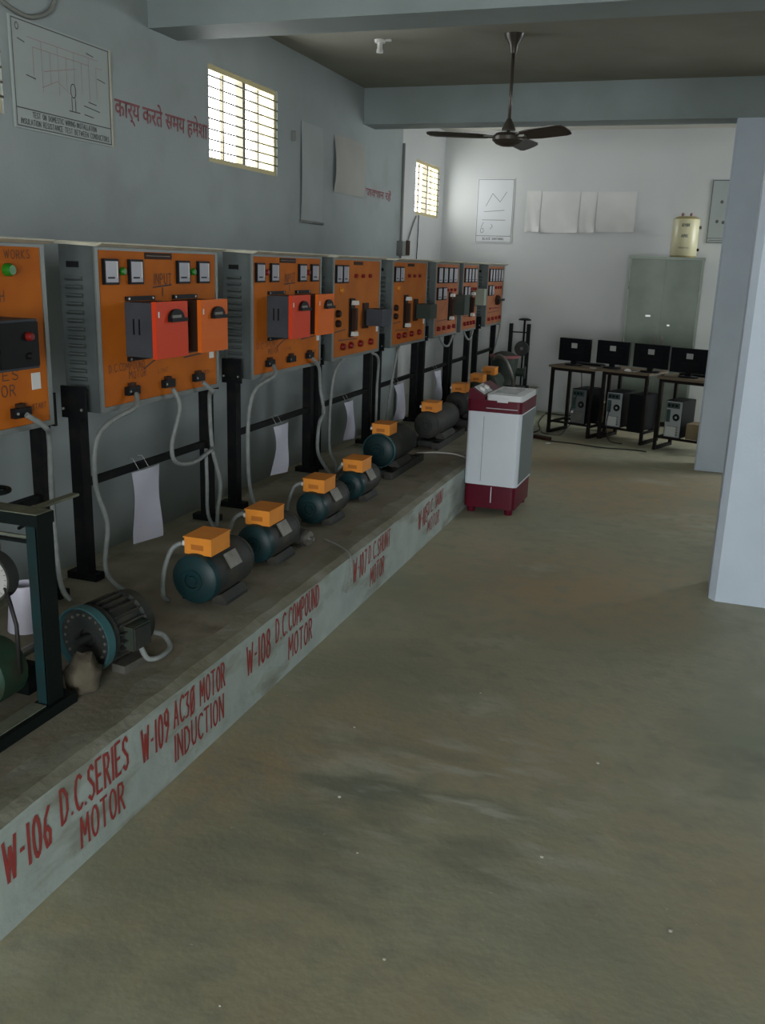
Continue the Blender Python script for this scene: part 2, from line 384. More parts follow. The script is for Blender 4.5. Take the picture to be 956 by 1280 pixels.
plet('red painted W-108 D.C.COMPOUND MOTOR', [('W-108', 3.06, 3.27, .155, .165, .125), ('D.C.COMPOUND', 3.33, 3.80, .196, .212, .105), ('MOTOR', 3.46, 3.72, .062, .068, .105)])
plet('red painted W-107 D.C.SHUNT MOTOR', [('W-107', 4.262, 4.455, .168, .176, .125), ('D.C.SHUNT', 4.495, 4.855, .204, .212, .10), ('MOTOR', 4.53, 4.76, .062, .072, .105)])
plet('faded red painted lettering near the washing machine', [('W-105', 5.43, 5.62, .15, .158, .12), ('D.C. SHUNT', 5.64, 6.0, .20, .21, .09), ('MOTOR', 5.64, 5.92, .07, .08, .09)])

# windows in the left wall: frame, mullion, security bars, yellow shutter leaf
def left_window(n, y0, y1, z0, z1, label):
    t = thing(f'window_{n}', label, None, (XW - .045, y0, z0)); t['kind'] = 'structure'
    W, H = y1 - y0, z1 - z0
    for nm, a in (('frame_top', (0, W, H - .035, H)), ('frame_bottom', (0, W, 0, .035))):
        boxo(nm, 'window_cream', t, -.03, .03, a[0], a[1], a[2], a[3], .004)
    for a in (0, W - .035): boxo('frame_side', 'window_cream', t, -.03, .03, a, a + .035, .035, H - .035, .004)
    boxo('mullion', 'window_iron', t, -.025, .035, W / 2 - .022, W / 2 + .022, .035, H - .035, .003)
    k = 8
    bmh = bm_new(); tube(bmh, [(.045, .0, 0), (.045, W, 0)], .006, 6); me = mesh('bar', bmh, 'window_iron')
    for i in range(k): obj('bar', me, None, t, loc=(0, 0, .045 + (H - .09) * (i + .5) / k))
    for yy in (W * .25, W * .75): boxo('glazing_bar', 'window_iron', t, -.012, .012, yy - .009, yy + .009, .035, H - .035)
    for a, b_ in ((-.012, .0), (W, W + .012)): boxo('reveal', 'window_cream', t, -.185, -.03, a + (.012 if a < 0 else -.012), b_ + (.012 if a < 0 else -.012), 0, H)
left_window(1, *WIN_L[0], 'high barred window above the nearest control panel, left edge')
left_window(2, *WIN_L[1], 'high barred two-leaf window above the second control panel')
left_window(3, *WIN_L[2], 'small high barred window near the far corner')

# ---------------------------------------------------------------- control panels
PH, PD = .72, .175          # panel height, depth
ZB = 1.12 - ZP              # panel bottom above the plinth
def slab(name, m, par, u0, u1, v0, v1, x0, x1, bevel=0, z=ZB):
    return boxo(name, m, par, x0, x1, u0, u1, z + v0, z + v1, bevel)
def disc(name, m, par, u, v, r, d, x0=0.004):
    return latheo(name, m, par, [(0, r), (d * .6, r), (d, r * .75), (d, 0)], (x0, u, ZB + v), (1, 0, 0), 16)
def write(par, label, rows, m='ink', x=.0055):
    for s, u, v, wd, h in rows:
        bm = bm_new(); letters(bm, s, (x, u, ZB + v), UY, UZ, h, width=wd, gap=.25, sw=.10, jit=.08)
        o = obj('marker_writing', bm, m, par); o['label'] = 'handwritten marker word ' + s
def meter(par, u0, u1, v0, v1):
    mo = slab('meter', 'black_plastic', par, u0, u1, v0, v1, .003, .020, .003)
    slab('meter_glass', 'meter_face', mo, u0 + .008, u1 - .008, v0 + .010, v1 - .010, .018, .0215)
    slab('meter_scale', 'meter_strip', mo, u1 - .020, u1 - .012, v0 + .03, v1 - .012, .0215, .0225)
    slab('meter_cover', 'black_plastic', mo, u0 + .02, u1 - .035, v0 + .026, v0 + .033, .0215, .0225)
def starter(par, u0, u1, v0, v1, side, front):
    s = slab('starter_box', side, par, u0, u1, v0, v1, .004, .148, .004)
    slab('lid', front, s, u0 - .004, u1 + .004, v0 - .006, v1 + .006, .148, .170, .004)
    uc, vc = u0 + (u1 - u0) * .58, v0 + (v1 - v0) * .70
    b = bm_new(); prism(b, [(.170, uc + .062 * math.cos(a), ZB + vc + .045 * math.sin(a)) for a in [math.pi * i / 10 for i in range(11)]], (.016, 0, 0)); obj('switch_dial', b, 'black_plastic', s)
    slab('switch_pointer', 'black_plastic', s, uc - .06, uc + .075, vc - .012, vc + .004, .170, .196, .003)
    slab('switch_plate', 'steel_dull', s, uc - .045, uc + .03, vc + .006, vc + .018, .186, .188)
    slab('rating_label', 'white_part', s, u0 + .014, u0 + .024, vc + .01, vc + .036, .170, .1712)
    for v in (v1 + .004, v0 - .024):
        p = slab('mounting_strip', 'black_plastic', s, u0 + .005, u1 - .03, v, v + .02, .004, .016)
        for u in (u0 + .02, u1 - .05): disc('screw', 'shaft_steel', p, u, v + .01, .006, .004, .016)
    for uu in (.045, .075): boxo('cooling_slot', 'black_plastic', s, uu, uu + .008, u0 - .0015, u0 + .002, ZB + v0 + .10, ZB + v0 + .17)
def knife_switch(par, u):
    k = slab('knife_switch', 'black_plastic', par, u - .035, u + .045, .15, .43, .004, .02, .003)
    slab('switch_blade', 'starter_brown', k, u - .018, u + .028, .20, .36, .02, .05, .004)
    for v in (.385, .160):
        b = bm_new(); prism(b, [(.02, u - .032, ZB + v), (.02, u + .042, ZB + v), (.02, u + .03, ZB + v + .03), (.02, u - .02, ZB + v + .03)], (.035, 0, 0)); obj('ceramic_contact', b, 'white_part', k)
def control_panel(y0, W, label, variant, side_lamp='lamp_red'):
    t = thing('control_panel', label, 'panel', (-2.5, y0, ZP), 0, 'row of orange motor control panels')
    e = slab('enclosure', 'panel_grey', t, 0, W, 0, PH, -PD, 0, .006)
    lb = bm_new(); prism(lb, [(0, .001, 0), (0, -.014, -.004), (0, -.014, -.010), (0, .001, -.020)], (.088, 0, 0)); lm = mesh('louver', lb, 'panel_grey')
    for i in range(14): obj('louver', lm, None, e, loc=(-.145, 0, ZB + .12 + i * .036))
    boxo('side_plate', 'black_plastic', e, -.135, -.075, -.006, .002, ZB + .625, ZB + .65)
    f = slab('front_plate', 'orange_panel' if variant in 'abc' else 'orange_mid' if variant in 'de' else 'orange_dull', t, .022, W - .022, .022, PH - .02, -.002, .004)
    for a in ((0, .022, 0, PH), (W - .022, W, 0, PH), (.022, W - .022, 0, .022), (.022, W - .022, PH - .02, PH)):
        slab('frame_rail', 'panel_edge', t, *a, -.002, .009)
    b = bm_new(); prism(b, [(-PD - .01, -.012, ZB + PH + .002), (.028, -.012, ZB + PH - .006), (.055, -.012, ZB + PH + .006), (.055, -.012, ZB + PH + .012), (.03, -.012, ZB + PH + .006), (-PD - .01, -.012, ZB + PH + .016)], (0, W + .024, 0)); obj('hood', b, 'hood_cream', t)
    for s, yy in ((-1, -.034), (1, W + .034)):
        p = boxo('post', 'black_metal', t, -.125, -.065, yy - .030, yy + .030, 0, ZB + .11, .003)
        boxo('foot_bar', 'black_metal', p, -.178, -.02, yy - .032, yy + .032, 0, .034, .003)
        br = boxo('bracket', 'black_metal', t, -.155, -.03, yy - .008 - (.024 if s < 0 else -.024), yy + .008 - (.024 if s < 0 else -.024), ZB - .02, ZB + .12, .004)
        for dx in (-.14, -.045): latheo('bolt', 'shaft_steel', br, [(0, .006), (.008, .006), (.008, 0)], (dx, yy + s * -.0 - (.033 if s < 0 else -.033), ZB + .02), (0, s, 0), 8)
    boxo('crossbar', 'black_metal', t, -.11, -.08, -.004, W + .004, .435, .468, .003)
    def sockets(us, m='black_plastic', r=None):
        for u in us:
            if r: disc('terminal', m, t, u, .09, r, .03)
            else:
                k = slab('socket', 'black_plastic', t, u - .045, u + .045, .058, .096, .004, .03, .003)
                disc('screw', 'shaft_steel', k, u - .034, .077, .006, .004, .03)
                slab('terminal', 'starter_brown', k, u - .018, u + .018, .090, .112, .004, .026, .002)
    if variant == 'a':            # nearest panel
        slab('starter_box', 'starter_grey', t, .58, .80, .265, .445, .004, .16, .012)
        sb = slab('starter_front', 'black_plastic', t, .59, .79, .275, .435, .16, .172, .006)
        disc('start_button', 'lamp_red', sb, .735, .385, .016, .02, .172); disc('stop_button', 'black_plastic', sb, .735, .315, .012, .012, .172)
        slab('mounting_strip', 'black_plastic', t, .62, .76, .45, .462, .004, .014)
        disc('indicator_lamp', 'lamp_green', t, .84, .615, .024, .03)
        slab('paper_sticker', 'white_part', t, .935, .985, .155, .22, .004, .007)
        sockets((.40, .85))
        meter(t, .12, .23, .555, .665); meter(t, .32, .43, .555, .665)
        write(t, 'marker writing MOTOR', [('SERIES', .60, .205, .26, .038), ('MOTOR', .62, .145, .22, .042), ('START', .93, .075, .08, .022), ('MOTOR WORKS', .66, .655, .31, .032), ('H', .795, .50, .02, .04)])
    elif variant in 'bc':         # two big starter boxes
        L = 'lamp_green' if variant == 'b' else 'lamp_red'
        for u0, u1 in ((.05, .155), (.24, .345), (.645, .755), (.84, .95)): meter(t, u0, u1, .555, .665)
        for u in (.198, .80): disc('indicator_lamp', L, t, u, .612, .018, .018)
        np_ = slab('nameplate', 'starter_brown', t, .378, .605, .668, .697, .004, .008, .001)
        slab('nameplate_line', 'steel_dull', np_, .39, .59, .681, .684, .008, .0085)
        starter(t, .207, .468, .235, .478, 'starter_grey', 'starter_red'); starter(t, .60, .855, .235, .478, 'starter_brown', 'starter_orange')
        sockets((.225, .53, .82))
        slab('paper_sticker', 'white_part', t, .955, 1.0, .165, .20, .004, .007)
        write(t, 'marker writing', [('INPUT', .45, .555, .15, .05), ('D.C.COMPOUND' if variant == 'b' else 'D.C.SHUNT', .07, .172, .28, .034), ('MOTOR', .22, .13, .14, .034), ('LINE', .46, .135, .09, .02), ('ARM', .88, .085, .07, .02)])
        bm = bm_new(); strokes(bm, [[(.44, .54), (.60, .55)], [(.52, .535), (.52, .50)], [(.34, .165), (.45, .205), (.62, .215)], [(.70, .19), (.93, .20)]], Vector((.0055, 0, ZB)), UY, UZ, .004); obj('marker_lines', bm, 'ink', t)
    elif variant in 'de':         # knife switch panels
        for u0, u1 in ((.04, .145), (.165, .27)): meter(t, u0, u1, .54, .665)
        for u in (.43, .58, .735): disc('push_button', 'lamp_red', t, u, .59, .014, .024)
        disc('indicator_lamp', 'lamp_amber', t, .155, .49, .022, .02)
        slab('nameplate', 'starter_brown', t, .40, .58, .668, .692, .004, .008)
        knife_switch(t, .36)
        s = slab('starter_box', 'starter_grey' if variant == 'd' else 'motor_green', t, .65, .86, .22, .345, .004, .15, .02)
        slab('mounting_plate', 'starter_brown', t, .60, .70, .20, .39, .004, .02)
        for u, v in ((.09, .33), (.09, .26)): disc('terminal', 'starter_brown', t, u, v, .026, .03)
        slab('paper_sticker', 'white_part', t, .92, .96, .16, .21, .004, .007)
        bm = bm_new(); strokes(bm, [[(.12, .14), (.5, .13)], [(.05, .2), (.25, .21)]], Vector((.0055, 0, ZB)), UY, UZ, .004); obj('marker_lines', bm, 'ink', t)
        sockets((.19, .35, .55, .78), 'lamp_red', .025)
    else:                         # far panels crowded with meters
        n = 5 if variant == 'h' else 4
        sp = (W - .12) / n
        for i in range(n): meter(t, .06 + i * sp, .06 + i * sp + sp * .72, .52, .67)
        for i in range(2): meter(t, .06 + i * sp, .06 + i * sp + sp * .72, .36, .48)
        for u in (W * .5, W * .66, W * .82): disc('push_button', 'lamp_red', t, u, .45, .016, .024)
        for i in range(4): disc('terminal', 'lamp_red', t, .14 + i * (W - .25) / 3.2, .085, .022, .03)
        if variant == 'f':
            knife_switch(t, W * .62); slab('starter_box', 'motor_green', t, W * .78, W + .02, .20, .40, .01, .13, .012)
        elif variant == 'g':
            knife_switch(t, W * .55); slab('starter_box', 'green_grey', t, W * .84, W + .015, .27, .45, .01, .11, .02)
        else:
            disc('rotary_switch', 'starter_brown', t, W * .6, .30, .06, .05); slab('switch_pointer', 'black_plastic', t, W * .45, W * .8, .29, .315, .054, .075, .004)
            slab('link_bar', 'lamp_red', t, W * .2, W * .75, .20, .215, .004, .02)
        bm = bm_new(); strokes(bm, [[(.1, .16), (W * .8, .165)], [(W * .3, .25), (W * .45, .33)]], Vector((.0055, 0, ZB)), UY, UZ, .004); obj('marker_lines', bm, 'ink', t)
    return t
PY = [(2.02, 1.05), (3.39, 1.05), (4.83, 1.02), (6.06, .99), (7.35, .99), (8.63, .86), (9.66, .68), (10.82, .88)]
control_panel(*PY[0], 'nearest orange control panel with dark grey push-button starter, cut by left edge', 'a')
control_panel(*PY[1], 'large orange control panel with green lamps and two box switches, second in row', 'b')
control_panel(*PY[2], 'orange control panel with red lamps and two box switches, third in row', 'c')
control_panel(*PY[3], 'orange knife-switch control panel with grey starter box, fourth in row', 'd')
control_panel(*PY[4], 'orange knife-switch control panel with green starter box, fifth in row', 'e')
control_panel(*PY[5], 'dull orange control panel with many meters and knife switch, sixth in row', 'f')
control_panel(*PY[6], 'narrow orange control panel with pale green box, seventh in row', 'g')
control_panel(*PY[7], 'last orange control panel at the far end of the row by the end wall', 'h')

# ---------------------------------------------------------------- motors (axis along y, local origin at base under the front cover)
def electric_motor(loc, r, L, label, cover='motor_teal', body='motor_dark', base=0., box_w=.13, fat=False, plain_front=False, rz=0, plate=True):
    t = thing('electric_motor', label, 'motor', (*loc, ZP), rz, 'electric motors on the plinth')
    zc = base + .018 + r
    latheo('body', body, t, [(.045, r * .97), (L * .55, r), (L - .05, r * .97)], (0, 0, zc), (0, 1, 0), 32)
    c = latheo('end_cover', cover, t, [(0, 0), (0, r * .18), (.006, r * .2), (.006, r * .28), (-.002, r * .30), (-.002, r * .42), (.004, r * .44), (.010, r * .80), (.022, r * .95), (.05, r)], (0, 0, zc), (0, 1, 0), 32)
    if fat: latheo('cover_rim', 'flange_blue', c, [(.022, r * .98), (.018, r * 1.03), (.040, r * 1.05), (.045, r)], (0, 0, zc), (0, 1, 0), 32, ring=True)
    latheo('end_cover', body, t, [(L - .05, r), (L - .015, r * .9), (L, r * .5), (L, 0)], (0, 0, zc), (0, 1, 0), 28)
    latheo('shaft', 'shaft_steel', t, [(L - .005, r * .16), (L + .06, r * .16), (L + .06, 0)], (0, 0, zc), (0, 1, 0), 12)
    for s in (-1, 1):
        b = bm_new(); prism(b, [(s * r * .35, L * .25, base), (s * r * .98, L * .25, base), (s * r * .98, L * .25, base + .016), (s * r * .75, L * .25, base + r * .42), (s * r * .35, L * .25, base + r * .3)], (0, L * .5, 0))
        obj('foot', b, body, t)
    if base:
        for s in (-1, 1): boxo('base_rail', 'motor_dark', t, s * r * .85 - .03, s * r * .85 + .03, -.04, L + .12, 0, base, .003)
        for yy in (.0, L): boxo('base_tie', 'motor_dark', t, -r, r, yy, yy + .05, base * .3, base, .003)
    zt = zc + r * .93; bw = box_w
    bx = boxo('terminal_box', 'orange_box', t, -bw * .45, bw * .55, .045, .045 + bw * 1.25, zt, zt + bw * .58, .003)
    boxo('box_label', 'orange_ink', bx, -bw * .2, bw * .26, .0438, .0452, zt + bw * .16, zt + bw * .34)
    boxo('box_lid', 'orange_box', bx, -bw * .47, bw * .57, .038, .045 + bw * 1.3, zt + bw * .56, zt + bw * .60, .001)
    latheo('cable_gland', 'white_part', bx, [(0, .012), (.02, .012), (.02, 0)], (-bw * .45, .07, zt + bw * .28), (-1, 0, 0), 10)
    if plate:
        a = math.radians(32); b = bm_new()
        o = Vector((r * math.cos(a) * 1.0, L * .45, zc + r * math.sin(a) * 1.0)); n = Vector((math.cos(a), 0, math.sin(a))); u = Vector((-math.sin(a), 0, math.cos(a)))
        q = [o + n * .004 + u * sx * .035 + UY * sy * .05 for sx, sy in ((-1, -1), (1, -1), (1, 1), (-1, 1))]
        prism(b, q, n * .006); obj('rating_plate', b, 'steel_dull', t)
    return t
electric_motor((-1.945, 3.205), .112, .40, 'teal fronted motor with orange terminal box, biggest and nearest of the boxed motors')
electric_motor((-1.965, 3.80), .099, .39, 'motor with orange terminal box, second from camera, beside the tiny motor')
electric_motor((-1.995, 4.555), .095, .42, 'teal fronted motor with orange terminal box behind the tiny motor')
electric_motor((-2.00, 5.175), .092, .39, 'motor with orange terminal box just before the blue-rimmed machine', 'motor_teal')
electric_motor((-2.09, 5.95), .118, .60, 'large machine with shiny blue-green domed cover on a base frame', base=.05, fat=True, plate=False)
electric_motor((-2.09, 7.14), .115, .70, 'large dark machine on base frame behind the washing machine hose', 'motor_dark', base=.055, plate=False, fat=False)
electric_motor((-2.10, 8.12), .115, .48, 'dark machine with orange box just left of the washing machine control panel', 'motor_dark', base=.10, plate=False)
electric_motor((-2.10, 8.80), .110, .40, 'green machine with orange box above the washing machine lid, second from far end', 'motor_green', 'motor_green', base=.13, plate=False)
electric_motor((-2.12, 9.42), .115, .45, 'green machine with orange box farthest along the plinth', 'motor_green', 'motor_green', base=.13, plate=False)

# induction motor with finned body and bolted flange
t = thing('induction_motor', 'dark finned induction motor with pale blue flange ring, no orange box', 'motor', (-1.965, 2.47, ZP), math.radians(-6))
r = .117; zc = .018 + r
latheo('body', 'motor_dark', t, [(.09, r * .86), (.25, r * .86)], (0, 0, zc), (0, 1, 0), 32)
fb = bm_new(); box(fb, -.0025, .0025, .10, .235, r * .84, r * 1.0); fm = mesh('cooling_fin', fb, 'motor_dark')
for k in range(22): obj('cooling_fin', fm, None, t, loc=(0, 0, zc), rot=(0, math.radians(k * 360 / 22), 0))
latheo('flange_ring', 'flange_blue', t, [(.03, r * .97), (.022, r * 1.0), (.022, r * 1.05), (.055, r * 1.07), (.06, r * .95)], (0, 0, zc), (0, 1, 0), 36, ring=True)
fl = latheo('flange', 'motor_dark', t, [(.06, 0), (.06, r * .3), (.05, r * .32), (.045, r * .5), (.040, r * .95), (.09, r * .98), (.09, 0)], (0, 0, zc), (0, 1, 0), 36)
for k in range(20):
    a = 2 * math.pi * k / 20; latheo('flange_bolt', 'steel_dull', fl, [(0, .0055), (-.007, .0055), (-.007, 0)], (r * .78 * math.cos(a), .042, zc + r * .78 * math.sin(a)), (0, 1, 0), 8)
latheo('shaft', 'motor_dark', t, [(-.01, 0), (-.01, .016), (.06, .016)], (0, 0, zc), (0, 1, 0), 14)
latheo('fan_cowl', 'motor_dark', t, [(.235, r * .88), (.24, r * .98), (.285, r * .95), (.30, r * .7), (.30, 0)], (0, 0, zc), (0, 1, 0), 28)
tb = boxo('terminal_box', 'motor_green', t, r * .75, r * .75 + .05, .13, .225, zc - .055, zc + .035, .006)
boxo('terminal_lid', 'motor_dark', tb, r * .75 + .05, r * .75 + .057, .135, .22, zc - .05, zc + .03, .002)
for s in (-1, 1): boxo('foot', 'steel_dull', t, s * .09 - .03, s * .09 + .03, .10, .24, 0, .03, .004)

# tiny motor lying by the edge, axis across
t = thing('tiny_motor', 'tiny dark motor with bare shaft end near the plinth edge', 'motor', (-1.93, 4.25, ZP), math.radians(-12))
latheo('body', 'motor_dark', t, [(-.10, 0), (-.10, .035), (-.09, .045), (.06, .045), (.07, .035), (.07, 0)], (0, 0, .049), (1, 0, 0), 22)
latheo('end_cover', 'steel_dull', t, [(.07, .040), (.082, .038), (.082, 0)], (0, 0, .049), (1, 0, 0), 20)
latheo('shaft', 'shaft_steel', t, [(.08, .012), (.11, .012), (.11, 0)], (0, 0, .049), (1, 0, 0), 10)
boxo('foot', 'motor_dark', t, -.06, .04, -.04, .04, 0, .012, .002)
boxo('base_tape', 'steel_dull', t, -.02, .01, -.02, .02, .092, .098, .002)

# ---------------------------------------------------------------- brake test frame at the left edge
t = thing('brake_test_frame', 'dark green steel brake test frame at the left edge, nearest machine', 'frame', (-1.885, 2.22, ZP))
for xx in (0, -.55):
    p = boxo('post', 'frame_green', t, xx - .035, xx + .005, -.02, .004, .03, .66, .002)
    boxo('post_flange', 'frame_black', p, xx + .001, xx + .008, -.02, .055, .03, .66, .001)
    boxo('base_rail', 'frame_black', t, xx - .05, xx + .025, -.62, .10, 0, .038, .003)
    boxo('rail_dust', 'frame_dust', t, xx - .05, xx + .005, -.62, -.03, .038, .042)
boxo('top_beam', 'frame_black', t, -.60, .012, -.022, .058, .64, .678, .002)
boxo('beam_dust', 'frame_dust', t, -.59, .008, -.02, .055, .678, .681)
boxo('tie_rod', 'frame_dust', t, -.55, 0, -.012, -.004, .598, .606); boxo('tie_rod', 'frame_black', t, -.55, 0, -.012, .0, .580, .590)
tubeo('brace', 'frame_black', t, [(-.03, .02, .655), (-.13, .06, .60)], .006, 6)
boxo('top_arm', 'frame_dust', t, -.075, -.045, .055, .26, .672, .680, .001)
tubeo('screw_rod', 'shaft_steel', t, [(-.19, .03, .50), (-.19, .03, .74)], .007, 8)
hwb = bm_new(); tube(hwb, [(-.16 + -.03 + .045 * math.cos(a), .03 + .045 * math.sin(a), .725) for a in [2 * math.pi * i / 24 for i in range(25)]], .008, 8, False)
for k in range(3): tube(hwb, [(-.19, .03, .725), (-.19 + .045 * math.cos(2.1 * k), .03 + .045 * math.sin(2.1 * k), .725)], .005, 6)
obj('handwheel', hwb, 'frame_black', t)
latheo('brake_drum', 'drum_green', t, [(-.10, 0), (-.10, .03), (-.09, .05), (-.085, .09), (-.07, .105), (.04, .105), (.05, .09), (.05, 0)], (-.205, -.02, .128), (0, 1, 0), 32)
tubeo('drum_shaft', 'shaft_steel', t, [(-.205, .0, .128), (-.205, .20, .128)], .016, 10)
bb = bm_new(); box(bb, -.26, -.15, .07, .13, .0, .10); obj('bearing_block', bb, 'frame_black', t, .004)
tubeo('brake_belt', 'cable_black', t, [(-.10, -.02, .13), (-.098, -.02, .30), (-.14, -.01, .42)], .007, 6)

d = thing('spring_balance', 'round white dial spring balance hanging in the brake frame', 'gauge', (-2.085, 2.22, ZP + .445))
latheo('dial_face', 'dial_white', d, [(-.014, 0), (-.014, .074), (0, .076)], (0, 0, 0), (0, 1, 0), 36)
latheo('case', 'motor_dark', d, [(-.016, .074), (-.016, .082), (.03, .082), (.04, .06), (.04, .02), (.004, .02), (.004, .074)], (0, 0, 0), (0, 1, 0), 36, ring=True)
b = bm_new(); prism(b, [(-.004, -.0155, -.004), (.045, -.0155, .052), (.050, -.0155, .048), (.004, -.0155, -.006)], (0, -.002, 0)); obj('pointer', b, 'steel_dull', d)
b = bm_new()
for k in range(24):
    a = 2 * math.pi * k / 24; strokes(b, [[(.062 * math.cos(a), .062 * math.sin(a)), (.070 * math.cos(a), .070 * math.sin(a))]], Vector((0, -.0146, 0)), UX, UZ, .001)
obj('tick_marks', b, 'ink_grey', d)
boxo('maker_mark', 'red_slogan', d, -.03, .0, -.0150, -.0144, .015, .028)
latheo('hub', 'black_plastic', d, [(-.022, 0), (-.022, .006), (-.014, .006)], (0, 0, 0), (0, 1, 0), 12)
tubeo('hanger', 'shaft_steel', d, [(0, .01, .075), (0, .02, .13)], .012, 10)
b = bm_new(); lathe(b, [(0, .070), (.19, .052), (.19, .047), (.006, .064), (.006, 0)], (0, 0, 0), (0, 0, 1), 28)
o = obj('white_cup', b, 'bucket_white', smooth=40, loc=(-2.44, 2.76, ZP)); tag(o, 'white plastic pot standing on the plinth behind the round dial', 'pot')

b = bm_new(); bmesh.ops.create_icosphere(b, subdivisions=3, radius=.06)
for v in b.verts:
    n = v.co.normalized(); v.co *= 1 + .16 * math.sin(7 * n.x + 3) * math.cos(6 * n.y + 1) + .10 * math.sin(9 * n.z)
    v.co.z = max(v.co.z * 1.25, -.055)
o = obj('stone', b, 'stone', loc=(-1.895, 2.405, ZP + .055), smooth=50); tag(o, 'rough brown stone lump in front of the blue flange', 'stone')

# ---------------------------------------------------------------- flexible conduits and cables
def cable(label, pts, r, m='conduit', name='flexible_conduit', cat='conduit', group=None, n=8):
    b = bm_new(); tube(b, spline(pts), r, n); return tag(obj(name, b, m), label, cat, group)
Xc = -2.46
cable('grey conduit from second panel left socket down its left post to induction motor', [(Xc, 3.612, 1.185), (Xc + .03, 3.55, 1.13), (Xc, 3.41, 1.085), (-2.49, 3.335, 1.00), (-2.50, 3.33, .80), (-2.47, 3.36, .62), (-2.47, 3.33, .43), (-2.40, 3.30, .36), (-2.25, 3.22, .358)], .0115)
cable('grey conduit sagging from second panel middle socket to its right post', [(Xc, 3.92, 1.175), (Xc + .03, 3.935, 1.08), (Xc, 3.90, .90), (Xc, 3.93, .80), (Xc, 4.10, .765), (Xc, 4.30, .80)], .0115)
cable('grey conduit down the right post of the second panel', [(Xc, 4.21, 1.175), (Xc + .03, 4.26, 1.12), (-2.49, 4.33, 1.08), (-2.49, 4.35, .80), (-2.46, 4.38, .60), (-2.46, 4.35, .45), (-2.44, 4.30, .36)], .0115)
cable('grey conduit beside the second panel right post reaching the plinth', [(-2.50, 4.30, .80), (-2.48, 4.27, .62), (-2.46, 4.24, .45), (-2.42, 4.25, .362)], .010)
cable('grey conduit from nearest panel socket down its right post', [(Xc, 2.87, 1.19), (Xc + .02, 2.95, 1.13), (-2.49, 3.03, 1.06), (-2.50, 3.035, .80), (-2.49, 3.04, .45), (-2.45, 3.05, .358)], .0115)
cable('thick grey conduit down the left post of the third panel', [(Xc, 5.055, 1.185), (Xc + .03, 5.0, 1.13), (-2.48, 4.85, 1.06), (-2.50, 4.80, .90), (-2.50, 4.79, .60), (-2.47, 4.78, .42), (-2.40, 4.74, .358)], .0125)
cable('grey conduit looping off the right post of the third panel', [(Xc, 5.65, 1.175), (-2.47, 5.78, 1.10), (-2.48, 5.83, .95), (-2.44, 5.80, .80), (-2.42, 5.68, .74), (-2.42, 5.66, .55), (-2.38, 5.72, .42), (-2.25, 5.60, .356)], .012)
cable('grey conduit down the left post of the fourth panel to a motor', [(-2.465, 6.18, 1.12), (-2.47, 6.06, 1.04), (-2.49, 6.04, .80), (-2.48, 6.02, .50), (-2.40, 5.95, .40), (-2.28, 5.65, .38), (-2.12, 5.28, .52), (-2.06, 5.25, .583)], .0115)
cable('grey conduit down the right post of the fourth panel', [(-2.465, 6.84, 1.12), (-2.48, 7.02, 1.05), (-2.49, 7.03, .80), (-2.47, 7.00, .45), (-2.40, 6.95, .356)], .011)
cable('pale conduit from the fifth panel to the blue-rimmed machine', [(-2.46, 7.48, 1.13), (-2.44, 7.36, 1.06), (-2.47, 7.33, .80), (-2.40, 7.0, .50), (-2.24, 6.4, .60), (-2.155, 6.03, .695)], .011)
cable('conduit hanging under the sixth panel', [(-2.465, 8.75, 1.13), (-2.45, 8.85, 1.05), (-2.45, 9.05, 1.03), (-2.465, 9.25, 1.12)], .011)
cable('conduit hanging under the seventh panel', [(-2.465, 9.70, 1.13), (-2.45, 9.8, 1.05), (-2.45, 9.95, 1.04), (-2.465, 10.1, 1.12)], .011)
cable('dark conduit slanting below the last panel', [(-2.46, 11.5, 1.12), (-2.44, 11.35, 1.0), (-2.42, 11.0, .70), (-2.40, 10.9, .357)], .011, 'pipe_grey')
for (mx, my, mz, lab) in ((-1.945, 3.205, .612, 'biggest boxed motor'), (-1.965, 3.80, .598, 'motor second from camera'), (-1.995, 4.555, .586, 'motor behind the tiny motor')):
    x = mx - .085 if my < 3.5 else mx - .08
    cable(f'short grey conduit drooping from the terminal box of the {lab}', [(x, my + .07, mz), (x - .04, my + .05, mz - .03), (x - .055, my + .01, mz - .12), (x - .05, my - .01, ZP + .05), (x - .05, my + .03, ZP + .014)], .011)
cable('grey conduit stub with bent end beside the induction motor foot', [(-1.835, 2.655, ZP + .075), (-1.815, 2.67, ZP + .02), (-1.79, 2.71, ZP + .013), (-1.80, 2.80, ZP + .015), (-1.86, 2.85, ZP + .035), (-1.90, 2.84, ZP + .045)], .0105)
WASH_CORD = [(-2.10, 6.86, ZP + .006), (-1.95, 6.95, ZP + .010), (-1.80, 6.95, ZP + .012), (-1.66, 6.85, ZP + .01), (-1.625, 6.80, .33), (-1.60, 6.79, .335)]
cable('thin wire curling over the plinth edge below the tiny motor', [(-1.84, 4.40, ZP + .005), (-1.72, 4.32, ZP + .006), (-1.62, 4.22, ZP + .004), (-1.595, 4.19, .29), (-1.590, 4.15, .20), (-1.592, 4.11, .17)], .005, 'pipe_grey', 'loose_wire', 'wire')

